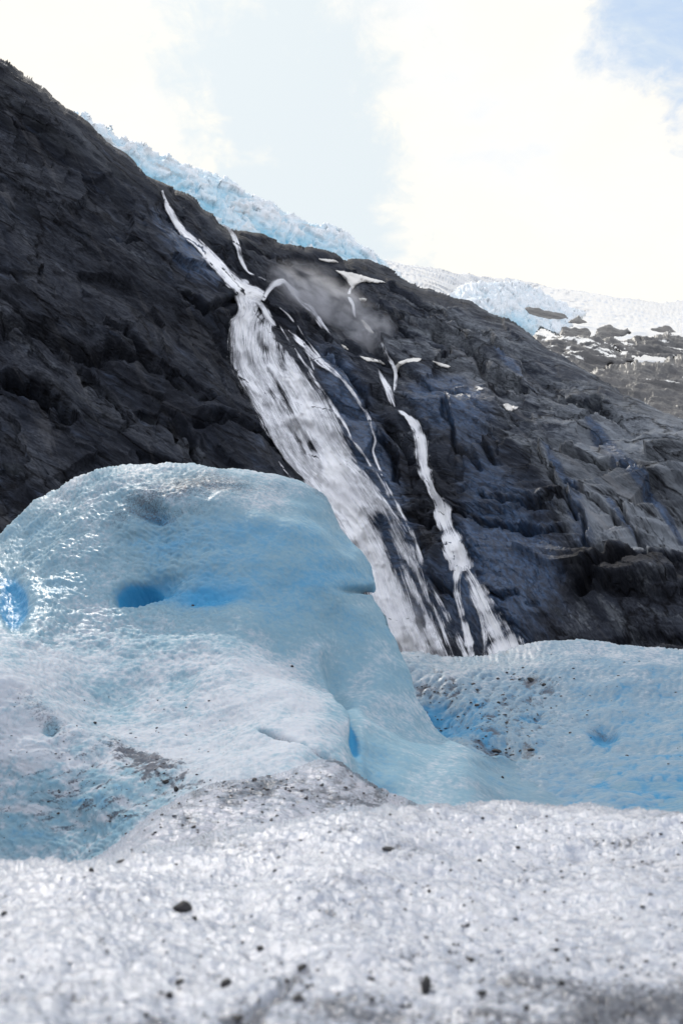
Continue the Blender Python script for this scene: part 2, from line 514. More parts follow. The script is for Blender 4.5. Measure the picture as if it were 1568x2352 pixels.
def plain_rock(name, c0, c1, scale, rough=0.6):
    m, t = new_mat(name)
    pos = t.n('ShaderNodeNewGeometry').outputs['Position']
    n = t.noise(pos, scale, 5, 0.65)
    c = t.mix(t.ramp(n, 0.3, 0.7), c0, c1)
    bp = t.n('ShaderNodeBump', ins={'Strength': 0.6, 'Distance': 0.2 / scale, 'Height': n})
    p = t.n('ShaderNodeBsdfPrincipled', ins={'Base Color': c, 'Roughness': rough, 'Normal': bp.outputs[0]})
    finish(t, p.outputs[0])
    return m


M_stone = plain_rock('wet_dark_stone', (0.005, 0.005, 0.006), (0.022, 0.020, 0.022), 40.0, 0.65)
M_grit = plain_rock('dark_grit', (0.012, 0.012, 0.014), (0.06, 0.055, 0.055), 30.0, 0.7)
M_ground = plain_rock('valley_scree', (0.06, 0.058, 0.055), (0.14, 0.13, 0.12), 0.2, 0.9)


def water_mat(name, gap=0.5):
    m, t = new_mat(name)
    fl = t.vattr('flow')                                   # x across, y down the fall, in metres
    s1 = t.n('ShaderNodeMapping', ins={'Vector': fl, 'Scale': (0.55, 0.036, 0.3)}).outputs[0]
    s2 = t.n('ShaderNodeMapping', ins={'Vector': fl, 'Scale': (2.4, 0.11, 0.9)}).outputs[0]
    s3 = t.n('ShaderNodeMapping', ins={'Vector': fl, 'Scale': (0.16, 0.06, 0.3)}).outputs[0]
    a = t.noise(s1, 1.0, 6, 0.65, 0.7); b = t.noise(s2, 1.0, 5, 0.65, 0.5); c = t.noise(s3, 1.0, 5, 0.6, 0.3)
    den = t.attr('dens')
    q = t.math('ADD', t.math('MULTIPLY', a, 0.36), t.math('ADD', t.math('MULTIPLY', b, 0.40), t.math('MULTIPLY', c, 0.24)))
    q = t.math('ADD', t.math('MULTIPLY', t.math('SUBTRACT', q, 0.5), 3.3), 0.5)
    q = t.math('ADD', q, t.math('MULTIPLY', t.math('SUBTRACT', den, 0.5), 1.3))
    al = t.ramp(q, 0.26, 0.70)
    col = t.mix(t.ramp(q, 0.45, 1.0), (0.85, 0.86, 0.90), (0.98, 0.98, 0.98))
    bp = t.n('ShaderNodeBump', ins={'Strength': 0.7, 'Distance': 3.0, 'Height': t.math('ADD', a, t.math('MULTIPLY', b, 0.6))})
    p = t.n('ShaderNodeBsdfPrincipled', ins={'Base Color': col, 'Roughness': 0.8, 'Specular IOR Level': 0.1, 'Normal': bp.outputs[0]})
    tl = t.n('ShaderNodeBsdfTranslucent', ins={'Color': (0.8, 0.8, 0.85, 1)})
    mx0 = t.n('ShaderNodeMixShader', ins={0: 0.04, 1: p.outputs[0], 2: tl.outputs[0]})
    tr = t.n('ShaderNodeBsdfTransparent')
    mx = t.n('ShaderNodeMixShader', ins={0: al, 1: tr.outputs[0], 2: mx0.outputs[0]})
    finish(t, mx.outputs[0])
    return m


M_water = water_mat('falling_white_water')

# ---------------------------------------------------------------- valley floor under and between everything
def ground_sheet():
    xs = np.concatenate([-np.geomspace(6000, 30, 30), np.linspace(-26, 26, 40), np.geomspace(30, 6000, 30)])
    ys = np.concatenate([-np.geomspace(3000, 20, 20), np.linspace(-16, 60, 60), np.geomspace(64, 8000, 40)])
    X, Y = np.meshgrid(xs, ys)
    z = -1.6 - ss(Y, 26, 90) * 26 - ss(np.abs(X), 40, 200) * 6
    z = z + pn(X / 9, Y / 9, 0, 2) * 0.25 + ss(Y, 90, 400) * 8 * pn(X / 120, Y / 120, 0, 4)
    z = z + CAM[2] - 1.3
    I = np.arange(X.size).reshape(X.shape)
    Fc = np.stack([I[:-1, :-1].ravel(), I[:-1, 1:].ravel(), I[1:, 1:].ravel(), I[1:, :-1].ravel()], 1)
    o = mesh_obj('ground', np.stack([X, Y, z], -1).reshape(-1, 3), Fc, M_ground)
    tag(o, kind='structure')
ground_sheet()

# ---------------------------------------------------------------- the cliff
SKY_L = [(-330, -60), (-200, 20), (-60, 100), (0, 132), (22, 143), (50, 165), (85, 190), (110, 210), (130, 230), (160, 250), (180, 265),
         (215, 300), (250, 335), (300, 370), (320, 390), (350, 405), (390, 420), (415, 435), (450, 450), (465, 474), (490, 490),
         (505, 509), (530, 524), (565, 533), (600, 540), (630, 557), (665, 563), (700, 572), (740, 576), (765, 588), (784, 603), (809, 598),
         (834, 598), (864, 605), (899, 620), (934, 640), (974, 658), (1014, 670), (1049, 685), (1084, 690), (1104, 705),
         (1134, 720), (1164, 730), (1199, 755), (1234, 785), (1264, 805), (1304, 825), (1339, 843), (1374, 865), (1404, 880),
         (1434, 900), (1474, 920), (1509, 940), (1568, 965), (1700, 1040), (1900, 1130)]
Ycliff0 = rbf([(0, 140, 480), (0, 600, 430), (0, 1200, 370), (300, 1200, 380), (330, 400, 500), (300, 800, 435), (550, 550, 520), (500, 1000, 425),
               (700, 1300, 395), (700, 800, 490), (900, 620, 570), (900, 1000, 450), (1000, 1400, 370), (1100, 700, 540), (1200, 1000, 430),
               (1400, 900, 450), (1300, 1300, 365), (1568, 960, 410), (1568, 1300, 345), (1568, 1550, 315), (1100, 1600, 350), (500, 1600, 345),
               (-300, 200, 470), (-300, 1400, 340), (1900, 1150, 380), (1900, 1600, 290), (1000, 800, 500)])
BUTT = [(300, 330), (345, 408), (368, 440), (383, 500), (420, 560), (470, 612), (530, 668), (538, 700), (528, 735), (516, 770), (522, 830), (552, 905), (600, 985),
        (640, 1060), (690, 1115), (760, 1230), (860, 1450), (920, 1600)]
GULLY = [(790, 640), (815, 720), (870, 800), (905, 900), (950, 960), (985, 1080), (1040, 1230), (1090, 1350), (1180, 1500)]


def Ycliff(u, v):
    y = Ycliff0(u, v)
    _, s = near(u, v, BUTT, 30)
    y = y + 9 * np.tanh(-s / 16.0) * ss(v, 380, 480)      # left buttress stands forward of the fall
    g, _ = near(u, v, [(600, 690), (640, 860), (760, 1100), (860, 1300), (950, 1550)], 90)
    y = y + 7 * g
    g, _ = near(u, v, GULLY, 26)
    return y + 4 * g


# cracks and ledges read off the photograph: (polyline, half width, depth in metres)
CRACKS = [
    ([(590, 985), (560, 972), (500, 962), (455, 965)], 7, 5), ([(640, 1010), (600, 990), (560, 975)], 5, 4),
    ([(20, 865), (90, 880), (130, 920), (160, 960)], 12, 8), ([(20, 745), (110, 760), (180, 800), (260, 790), (300, 800)], 12, 6),
    ([(300, 760), (330, 800), (360, 830)], 9, 5), ([(400, 980), (450, 1005), (455, 1060), (448, 1120)], 6, 5), ([(400, 860), (440, 905), (480, 915)], 9, 6),
    ([(330, 930), (400, 960), (420, 1010)], 6, 4), ([(190, 850), (260, 900), (300, 960)], 7, 4), ([(540, 690), (480, 700), (430, 680)], 8, 4),
    ([(1030, 1160), (1080, 1157), (1130, 1162), (1170, 1180), (1210, 1190), (1290, 1192)], 5, 7),
    ([(1110, 1118), (1160, 1128), (1220, 1135), (1260, 1130)], 5, 5),
    ([(1215, 1007), (1260, 1020), (1320, 1032), (1370, 1045), (1440, 1070)], 4, 4),
    ([(1225, 1015), (1260, 1070), (1300, 1130), (1320, 1170)], 4, 4), ([(1300, 1090), (1350, 1130), (1400, 1155), (1420, 1190)], 4, 4),
    ([(1285, 1130), (1335, 1170), (1345, 1230)], 5, 4),
    ([(1320, 1330), (1360, 1295), (1420, 1280), (1480, 1278), (1568, 1276), (1700, 1285)], 12, 5.5),
    ([(1290, 1310), (1340, 1330), (1400, 1335), (1470, 1345), (1568, 1350)], 9, 2.5), ([(1335, 1235), (1380, 1250), (1400, 1290)], 12, 3),
    ([(1400, 1450), (1460, 1440), (1520, 1455), (1580, 1470)], 12, 3),
    ([(975, 1080), (1000, 1110), (1015, 1160)], 7, 5), ([(940, 1180), (960, 1185), (1000, 1190)], 6, 5), ([(980, 1300), (1010, 1330), (1050, 1340)], 6, 5),
    ([(1110, 1350), (1150, 1362), (1180, 1358)], 5, 4), ([(880, 980), (905, 1020), (910, 1080)], 7, 5), ([(900, 960), (930, 985), (945, 1010)], 10, 8),
    ([(1020, 930), (1040, 980), (1050, 1020), (1100, 1060)], 5, 4), ([(1100, 1010), (1130, 1050)], 5, 4), ([(905, 830), (880, 800), (850, 760)], 7, 4),
    ([(560, 555), (620, 580), (690, 590), (760, 600)], 9, 6), ([(400, 430), (470, 500), (500, 560)], 8, 5), ([(640, 600), (720, 620), (780, 650)], 7, 5),
    ([(840, 700), (900, 720), (960, 760), (1020, 790)], 7, 5), ([(1000, 740), (1060, 770), (1130, 850), (1200, 890)], 8, 5),
    ([(900, 660), (980, 700), (1080, 740), (1150, 790)], 6, 5), ([(1150, 850), (1230, 890), (1300, 910), (1380, 925)], 7, 5),
    ([(1330, 920), (1380, 930), (1420, 955)], 9, 6), ([(1420, 1140), (1450, 1200), (1500, 1280)], 4, 3),
    ([(690, 740), (720, 790), (760, 830)], 6, 4), ([(760, 800), (800, 850), (840, 900)], 7, 5), ([(720, 700), (760, 760), (820, 800)], 6, 3),
]


def cliff_frame(P):
    # banding falls to the right; "flow" coordinates follow it
    a = math.radians(33)
    x, z = P[:, 0], P[:, 2]
    al = x * math.cos(a) - z * math.sin(a); ac = x * math.sin(a) + z * math.cos(a)
    return al, ac, P[:, 1]


def cliff_disp(c):
    P = c['P']; u, v = c['u'], c['v']
    al, ac, y = cliff_frame(P)
    low = ss(v, 900, 1250) * ss(u, 850, 1100)
    # in the lower right the beds lie nearly level
    al2, ac2 = P[:, 0] - 0.15 * P[:, 2], P[:, 2] + 0.2 * P[:, 0]
    A = al * (1 - low) + al2 * low; C = ac * (1 - low) + ac2 * low
    wob = fbm(A / 60, C / 40, y / 60, 3, 9) * 10
    h = fbm(A / 95, (C + wob) / 34, y / 70, 4, 1) * 7
    w2 = fbm(A / 14, C / 9, y / 20, 3, 19) * 1.6
    h = h + facets((A + C * 0.5 + w2) / 38, (C + wob + w2) / 13, 3) * 6.5
    h = h + facets((A + C * 0.9 + w2) / 13, (C + wob + w2 * 0.7) / 5.0, 5) * 1.9
    h = h + facets((A - C * 0.3 + w2) / 5, (C + wob + w2 * 0.5) / 2.2, 6) * 0.3
    h = h + fbm(A / 24, (C + wob) / 5.0, y / 20, 3, 2, ridge=True) * 0.8
    for line, wd, dp in CRACKS:
        P2 = np.array(line, float); m = (u > P2[:, 0].min() - 4 * wd) & (u < P2[:, 0].max() + 4 * wd) & (v > P2[:, 1].min() - 4 * wd) & (v < P2[:, 1].max() + 4 * wd)
        if not m.any(): continue
        uw = u[m] + pn(u[m] / 25, v[m] / 25, 0, 31) * 9; vw = v[m] + pn(u[m] / 22, v[m] / 22, 0, 32) * 9
        if line[0][0] > line[-1][0]: line = line[::-1]
        d, s_ = near(uw, vw, line, wd)
        h[m] += dp * 0.7 * np.exp(-(s_ / (2.4 * wd)) ** 2) * ss(-s_, -0.2 * wd, 0.3 * wd) - dp * 1.35 * np.exp(-((s_ - 0.55 * wd) / (0.9 * wd)) ** 2)
    h = h - 2.0
    edge = 0.25 + 0.75 * ss(c['d'], 4, 70)
    h = h * edge
    calm = np.maximum(ss(v, 1150, 1300) * ss(u, 1080, 1180) * (1 - ss(u, 1260, 1340)), 0.7 * ss(v, 1330, 1400) * ss(u, 1200, 1300))
    h = h * (1 - 0.45 * calm)
    return np.where(c['front'], h, h * 0.6)


def cliff_attr(c):
    P = c['P']; u, v = c['u'], c['v']
    al, ac, y = cliff_frame(P)
    low = ss(v, 980, 1250) * ss(u, 850, 1100)
    A = al * (1 - low) + (P[:, 0] * 0.45 - 0.9 * P[:, 2]) * low
    C = ac * (1 - low) + (0.9 * P[:, 0] + P[:, 2] * 0.45) * low
    pale = 0.02 + 0.12 * ss(v, 140, 500)
    pale = pale + 0.68 * ss(u, 1180, 1400) * ss(v, 880, 1050) * (1 - ss(v, 1230, 1290))
    pale = pale + 0.32 * ss(u, 820, 1000) * ss(v, 650, 740) * (1 - ss(v, 960, 1080))
    pale = pale + 0.35 * blob(u, v, 1470, 1180, 110, 90) + 0.35 * blob(u, v, 1250, 1060, 90, 26, 40) + 0.4 * blob(u, v, 1500, 1320, 45, 30)
    pale = pale + 0.45 * blob(u, v, 1400, 1390, 20, 60, -32) + 0.4 * blob(u, v, 1520, 1410, 60, 14, 30) + 0.25 * blob(u, v, 1340, 1380, 50, 60)
    pale = pale - 0.5 * blob(u, v, 1480, 1300, 150, 34, 0, 4) - 0.2 * blob(u, v, 1340, 1260, 50, 60)  # dark band: the overhang's shade painted into the rock tone
    pale = pale + 0.20 * blob(u, v, 830, 740, 130, 90)
    wet = 0.05 + 0.95 * blob(u, v, 1030, 920, 110, 75, 30, 3) + 0.8 * blob(u, v, 1150, 1290, 150, 200, 0, 4) + 0.7 * blob(u, v, 880, 1150, 60, 300, -18, 3)  # wet zones also drive the painted blue sky sheen
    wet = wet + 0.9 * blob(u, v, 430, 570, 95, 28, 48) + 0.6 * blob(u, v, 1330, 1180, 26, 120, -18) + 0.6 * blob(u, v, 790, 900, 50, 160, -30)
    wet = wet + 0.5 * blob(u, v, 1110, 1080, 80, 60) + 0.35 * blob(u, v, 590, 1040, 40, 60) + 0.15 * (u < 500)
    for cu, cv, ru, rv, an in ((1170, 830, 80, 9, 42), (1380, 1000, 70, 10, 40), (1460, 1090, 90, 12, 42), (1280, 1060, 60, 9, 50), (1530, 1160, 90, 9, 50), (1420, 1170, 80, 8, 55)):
        wet = wet + 0.9 * blob(u, v, cu, cv, ru, rv, an)  # narrow damp streaks whose blue glint is painted
    fx = P[:, 0] * 0.88 + P[:, 2] * 0.47; fz = P[:, 0] * 0.47 - P[:, 2] * 0.88
    return dict(pale=pale, wet=wet, flow=np.stack([A, C, y], 1), fall=np.stack([fx, fz, y], 1))


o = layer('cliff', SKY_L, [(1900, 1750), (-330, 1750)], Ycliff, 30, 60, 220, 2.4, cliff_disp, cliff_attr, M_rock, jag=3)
tag(o, kind='structure')

# ---------------------------------------------------------------- hanging glacier above the cliff
ICE_T = [(150, 300), (172, 262), (175, 251), (180, 268), (190, 261), (200, 259), (206, 266), (208, 279), (225, 286), (240, 286), (250, 291), (256, 282), (260, 293),
         (272, 311), (300, 322), (320, 328), (345, 348), (352, 353), (390, 352), (393, 363), (430, 378), (480, 393), (500, 403), (530, 413), (550, 433),
         (590, 453), (630, 473), (680, 498), (720, 515), (745, 513), (784, 528), (804, 540), (829, 563), (859, 578), (884, 600), (930, 640), (960, 690)]


def icefall_disp(scale, amp):
    def f(c):
        P = c['P']; s = scale
        wx = P[:, 0] + fbm(P[:, 0] / (30 * s), P[:, 2] / (30 * s), 0, 2, 4) * 12 * s
        wz = P[:, 2] + fbm(P[:, 0] / (12 * s), P[:, 2] / (12 * s), 0, 3, 14) * 7 * s
        wx = wx + fbm(P[:, 0] / (5 * s), P[:, 2] / (9 * s), 0, 3, 15) * 3 * s
        h = facets(wx / (9 * s), wz / (15 * s), 5, 0.9) * 4.2 * s
        h = h + facets(wx / (3.6 * s), wz / (6.5 * s), 8, 0.9) * 1.6 * s
        h = h + fbm(wx / (6 * s), wz / (22 * s), 0, 4, 18, ridge=True) * 2.6 * s - 1.0 * s
        return h * amp
    return f


def icefall_attr(bias=0.0):
    def f(c):
        P = c['P']
        n = fbm(P[:, 0] / 25, P[:, 2] / 25, 0, 4, 12)
        b = 0.26 + bias - c['h'] / 9 + n * 0.35 + 0.30 * ss(c['d'], 5, 60)
        di = np.clip(-0.15 + 0.8 * pn(P[:, 0] / 30, P[:, 2] / 8, 0, 3), -0.2, 0.25)
        return dict(blue=np.clip(b, 0, 1), dirt=di)
    return f


Yice = rbf([(180, 270, 690), (400, 400, 760), (700, 560, 830), (880, 620, 880), (400, 500, 700), (700, 650, 780), (100, 400, 600)])
o = layer('hanging_glacier', ICE_T, [(960, 760), (700, 740), (450, 560), (250, 430), (150, 380)], Yice, 14, 30, 120, 1.9,
          icefall_disp(1.15, 0.62), icefall_attr(-0.10), M_icefall, jag=4)
tag(o, 'pale blue hanging glacier of broken ice draped along the skyline above the left waterfall', 'glacier')

# snowfield running back to the right
SNOW_T = [(800, 590), (860, 592), (884, 597), (924, 604), (984, 614), (1024, 624), (1084, 632), (1154, 638), (1214, 649), (1274, 659), (1334, 669), (1384, 679),
          (1474, 689), (1534, 694), (1568, 689), (1620, 686), (1760, 700)]
Ysn = rbf([(850, 620, 1500), (1200, 660, 2500), (1568, 700, 3200), (1000, 700, 1050), (1300, 780, 1150), (1568, 780, 1200), (1568, 1000, 900), (1100, 850, 900)])

Ysn0 = Ysn
Ysn = lambda u, v: 900 + 120 * np.logaddexp(0, (Ysn0(u, v) - 900) / 120)


def snow_disp(c):
    P = c['P']
    return fbm(P[:, 0] / 90, P[:, 1] / 120, P[:, 2] / 40, 4, 6) * 5 + fbm(P[:, 0] / 22, P[:, 1] / 60, P[:, 2] / 7, 3, 7, ridge=True) * 1.2 * (0.4 + ss(-c['u'], -1350, -1150))


def snow_attr(c):
    P = c['P']; u = c['u']
    n = fbm(P[:, 0] / 60, P[:, 2] / 10, P[:, 1] / 300, 4, 16)
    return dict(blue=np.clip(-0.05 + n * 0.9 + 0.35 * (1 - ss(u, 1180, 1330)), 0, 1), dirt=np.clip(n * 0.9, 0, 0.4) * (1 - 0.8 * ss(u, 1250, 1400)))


o = layer('snowfield', SNOW_T, [(1760, 930), (1500, 900), (1330, 820), (1200, 770), (1000, 745), (850, 670)], Ysn, 40, 25, 300, 2.6, snow_disp, snow_attr, M_snow, jag=1.5)
tag(o, kind='structure')

LOBE_T = [(1010, 700), (1040, 668), (1080, 652), (1140, 645), (1190, 650), (1225, 662), (1262, 672), (1275, 690), (1300, 700), (1330, 712), (1345, 722), (1320, 735), (1310, 752),
          (1290, 770), (1270, 764), (1240, 750)]
Ylobe = rbf([(1050, 680, 900), (1200, 660, 1050), (1300, 700, 1080), (1280, 760, 960), (1150, 750, 860), (1100, 700, 860)])
o = layer('icefall', LOBE_T, [(1200, 790), (1050, 740)], Ylobe, 22, 26, 60, 1.7, icefall_disp(0.9, 0.8),
          lambda c: dict(blue=np.clip(0.02 - c['h'] / 12 + 0.55 * ss(c['v'], 700, 745) * (1 - ss(c['u'], 1190, 1270)), 0, 1), dirt=np.full(len(c['u']), -0.1)), M_icefall, jag=5)
tag(o, 'white and blue icefall spilling off the far snowfield behind the cliff ridge', 'glacier')

# ---------------------------------------------------------------- rock outcrops in the snow, far right
def knoll(sil, base, Y, thick, label, step=1.8, snow=0.35):
    def yf(u, v): return Y - (np.asarray(v) - min(p[1] for p in sil)) * Y * 0.0011
    def dp(c):
        P = c['P']; al, ac, y = cliff_frame(P)
        h = fbm(al / 26, ac / 10, y / 26, 5, 21) * 3.6 + fbm(al / 8, ac / 3, y / 8, 3, 22, ridge=True) * 0.9 - 0.8
        return h * min(1, thick / 60)
    def at(c):
        P = c['P']; al, ac, y = cliff_frame(P)
        return dict(pale=np.full(len(P), 0.25), wet=np.full(len(P), 0.0), flow=np.stack([al, ac, y], 1), snow=np.full(len(P), snow))
    o = layer('rock_outcrop', sil, base, yf, thick * 0.3, 18, thick, step, dp, at, M_knoll, jag=8)
    return tag(o, label, 'rock outcrop', 'dark rocks standing out of the far snow')


def knoll_mat():
    m, t = new_mat('snow_streaked_rock')
    fl = t.vattr('flow'); pos = t.n('ShaderNodeNewGeometry')
    a = t.noise(t.n('ShaderNodeMapping', ins={'Vector': fl, 'Scale': (0.03, 0.10, 0.05)}).outputs[0], 1.0, 6, 0.65, 0.5)
    b = t.noise(t.n('ShaderNodeMapping', ins={'Vector': fl, 'Scale': (0.055, 0.075, 0.05)}).outputs[0], 1.0, 5, 0.65, 0.5)
    col = t.mix(t.ramp(a, 0.3, 0.7), (0.016, 0.016, 0.018), (0.085, 0.078, 0.072))
    nz = t.n('ShaderNodeSeparateXYZ', ins={0: pos.outputs['Normal']}).outputs[2]
    sf = t.ramp(t.math('ADD', t.math('ADD', b, t.math('MULTIPLY', nz, 0.18)), t.math('MULTIPLY', t.attr('snow'), 0.5)), 0.74, 0.78)
    col = t.mix(sf, col, (0.86, 0.84, 0.78))
    bp = t.n('ShaderNodeBump', ins={'Strength': 0.9, 'Distance': 3.0, 'Height': a})
    p = t.n('ShaderNodeBsdfPrincipled', ins={'Base Color': col, 'Roughness': 0.45, 'Specular IOR Level': 0.8, 'Normal': bp.outputs[0]})
    finish(t, p.outputs[0])
    return m
M_knoll = knoll_mat()

knoll([(1205, 712), (1225, 706), (1260, 712), (1285, 720), (1305, 733), (1296, 738)], [(1260, 733), (1215, 720)], 880, 20, 'dark rock step under the far blue icefall, just right of the cliff ridge', snow=-0.1)
knoll([(1305, 742), (1318, 731), (1328, 727), (1336, 733), (1346, 741)], [(1330, 744)], 900, 20, 'smallest pointed dark rock poking through snow right of the icefall', snow=-0.2)
knoll([(1284, 772), (1290, 757), (1320, 754), (1352, 752), (1358, 762), (1354, 776)], [(1320, 780)], 840, 24, 'square-ended dark rock block in the snow, left of a white gap', snow=-0.1)
knoll([(1362, 774), (1368, 760), (1400, 750), (1440, 755), (1447, 765), (1410, 772)], [(1380, 780)], 850, 24, 'long flat-topped dark rock in the snow, right of a white gap', snow=-0.1)
knoll([(1490, 755), (1510, 751), (1528, 750), (1552, 764)], [(1520, 762)], 1000, 20, 'thin low dark rock lying alone in bright snow at the right edge', snow=-0.2)
knoll([(1210, 790), (1230, 768), (1264, 772), (1310, 774), (1364, 775), (1395, 790), (1430, 803), (1458, 822), (1440, 836), (1400, 845)], [(1390, 880), (1300, 870), (1220, 830)], 760, 60,
      'broad snow-flecked rock slope right behind the cliff ridge', snow=0.12)
knoll([(1370, 782), (1400, 779), (1440, 780), (1480, 775), (1520, 768), (1545, 770), (1568, 780), (1640, 790)], [(1640, 850), (1560, 822), (1470, 818), (1420, 800)], 790, 60,
      'rounded dark rock hump with pale banding at the right edge above a snow ledge', snow=0.05)
knoll([(1330, 860), (1370, 845), (1420, 838), (1470, 832), (1530, 828), (1568, 822), (1660, 815)], [(1660, 1060), (1520, 1000), (1400, 930)], 700, 80,
      'glinting wet dark slope below the snow ledge, dropping behind the cliff', snow=-0.04)

# ---------------------------------------------------------------- snow patches lying on the cliff
def patch(poly, label, off=0.8, name='snow_patch', step=1.3, mat=None):
    P = np.array(poly, float); P = spline(np.vstack([P, P[:1]]), 3)[:-1]; P = P + 1.6 * np.stack([fbm(P[:, 0] / 5, P[:, 1] / 5, 0, 3, 61), fbm(P[:, 0] / 5, P[:, 1] / 5, 0, 3, 67)], 1)
    u0, v0 = P.min(0); u1, v1 = P.max(0)
    us = np.arange(u0 - step, u1 + 2 * step, step); vs = np.arange(v0 - step, v1 + 2 * step, step)
    U, V = np.meshgrid(us, vs); u = U.ravel().copy(); v = V.ravel().copy()
    ins = inside(u, v, P).reshape(U.shape)
    cell = ins[:-1, :-1] | ins[1:, :-1] | ins[:-1, 1:] | ins[1:, 1:]
    if not cell.any(): return None
    used = np.zeros(U.shape, bool)
    used[:-1, :-1] |= cell; used[1:, :-1] |= cell; used[:-1, 1:] |= cell; used[1:, 1:] |= cell
    sn = (used & ~ins).ravel()
    _, nx, ny, _ = segdist(u[sn], v[sn], P, np.roll(P, -1, 0)); u[sn] = nx; v[sn] = ny
    um = used.ravel(); uu = u[um]; vv = v[um]
    d, _, _, _ = segdist(uu, vv, P, np.roll(P, -1, 0))
    pos = []
    for a, b in zip(uu, vv):
        h, _ = hit('cliff', a, b); pos.append(h if h is not None else pt(a, b, 600))
    pos = np.array(pos)
    dr = ray(uu, vv); dr /= np.linalg.norm(dr, axis=1)[:, None]
    th = np.clip(d / 6, 0, 1) ** 0.5
    front = pos - dr * (off * (0.25 + th) * 1.6)[:, None]; backp = pos + dr * 1.5
    ids = -np.ones(u.size, int); ids[um] = np.arange(um.sum()); I = ids.reshape(U.shape)
    Ff = np.stack([I[:-1, :-1][cell], I[1:, :-1][cell], I[1:, 1:][cell], I[:-1, 1:][cell]], 1)
    n = len(uu); sh = sn[um]
    bm = np.where(sh, np.arange(n), n + np.arange(n))
    V3 = np.vstack([front, backp]); Fa = np.vstack([Ff, bm[Ff][:, ::-1]])
    keep = np.zeros(len(V3), bool); keep[Fa.ravel()] = True; re = np.cumsum(keep) - 1
    k = keep.sum()
    o = mesh_obj(name, V3[keep], re[Fa], mat or M_snow, dict(blue=np.full(k, 0.05), dirt=np.full(k, -0.3)))
    return tag(o, label, 'snow patch', 'snow patches left on the cliff')


patch([(770, 621), (790, 623), (815, 628), (850, 638), (885, 648), (860, 650), (830, 648), (818, 655), (808, 664), (800, 652), (786, 634)], 'largest snow patch, a white wedge in a notch high under the ridge', 1.5)
patch([(728, 594), (760, 596), (778, 602), (760, 603), (742, 600)], 'thin white snow strip tucked under the hanging glacier edge')
patch([(906, 846), (912, 834), (930, 826), (955, 822), (967, 824), (960, 830), (935, 833), (918, 842), (912, 856)], 'curved white snow lip over the top of the right waterfall')
patch([(992, 829), (1012, 833), (1034, 841), (1030, 845), (1008, 841)], 'slim white snow streak just right of the curved snow lip')
patch([(1154, 929), (1164, 926), (1175, 932), (1189, 935), (1176, 944), (1162, 941)], 'bright lone arrow-shaped snow patch in the middle of the grey slope')
patch([(1091, 889), (1100, 888), (1110, 894), (1100, 896)], 'tiny snow fleck up-left of the arrow-shaped snow patch')
patch([(826, 817), (850, 822), (874, 828), (884, 838), (866, 832), (840, 828)], 'faint narrow snow ledge left of the right waterfall top')
patch([(784, 790), (794, 796), (800, 804), (790, 800)], 'tiny snow fleck below the drifting spray')
patch([(828, 733), (838, 738), (850, 752), (858, 765), (846, 762), (836, 750)], 'small snow blotch beside the spray, under the thin upper stream')
patch([(824, 684), (842, 686), (838, 692), (826, 690)], 'small snow bar right of the thin upper stream')

# ---------------------------------------------------------------- waterfalls
def ribbon_mesh(line, offs, nT, lump, seed, dens=0.5, edge=0.5, lift=1.2):
    """line: (u, v, width) points down the fall"""
    L = spline([(a, b, c) for a, b, c in line], 5.0)
    d = np.gradient(L[:, :2], axis=0); d /= np.linalg.norm(d, axis=1)[:, None] + 1e-9
    nrm = np.stack([-d[:, 1], d[:, 0]], 1)
    if nrm[:, 0].mean() < 0: nrm = -nrm
    s = np.concatenate([[0], np.cumsum(np.linalg.norm(np.diff(L[:, :2], axis=0), axis=1))])
    T = np.linspace(-1, 1, nT)
    wob = np.stack([fbm(s / 26, s * 0 + seed, 0, 3, seed), fbm(s / 26, s * 0 + seed + 9, 0, 3, seed + 1)], 1)
    wid = L[:, 2] * 0.72
    el = wid * (1 + 0.35 * wob[:, 0]); er = wid * (1 + 0.35 * wob[:, 1])
    off = np.where(T[None] < 0, T[None] * el[:, None], T[None] * er[:, None])
    U = L[:, 0][:, None] + off * nrm[:, 0][:, None]; V = L[:, 1][:, None] + off * nrm[:, 1][:, None]
    return U, V, s, T


def drape(U, V, lift, k=7):
    D = np.zeros(U.shape)
    for i in range(U.shape[0]):
        for j in range(U.shape[1]):
            h, _ = hit('cliff', U[i, j], V[i, j])
            D[i, j] = h[1] if h is not None else np.nan
    m = np.nanmean(D, axis=1)
    for i in range(len(D)):
        D[i] = np.where(np.isnan(D[i]), m[i] if not np.isnan(m[i]) else 500, D[i])
    # smooth down the fall, keep the nearer rock
    K = np.ones(k) / k
    S = np.stack([np.convolve(np.pad(D[:, j], (k // 2, k // 2), 'edge'), K, 'valid') for j in range(D.shape[1])], 1)
    return np.minimum(S, D * 0.6 + S * 0.4) - lift


def sheet(U, V, dens, lift, lump, seed):
    D = drape(U, V, lift)
    x = (U - 800) * 0.22; y = V * 0.22
    D = D - lump * (fbm(U / 16, V / 34, 0, 4, seed) + 0.3)
    P = pt(U.ravel(), V.ravel(), D.ravel())
    ns, nt = U.shape
    I = np.arange(ns * nt).reshape(ns, nt)
    Fc = np.stack([I[:-1, :-1].ravel(), I[1:, :-1].ravel(), I[1:, 1:].ravel(), I[:-1, 1:].ravel()], 1)
    return P, Fc, dens


def build_water(name, sheets, label, mat=None, group='waterfalls down the cliff'):
    Vs, Fs, De, Fl = [], [], [], []
    n = 0
    for P, Fc, dens, fl in sheets:
        Vs.append(P); Fs.append(Fc + n); De.append(dens.ravel()); Fl.append(fl); n += len(P)
    o = mesh_obj(name, np.vstack(Vs), np.vstack(Fs), mat or M_water, dict(dens=np.concatenate(De), flow=np.vstack(Fl)))
    return tag(o, label, 'waterfall', group)


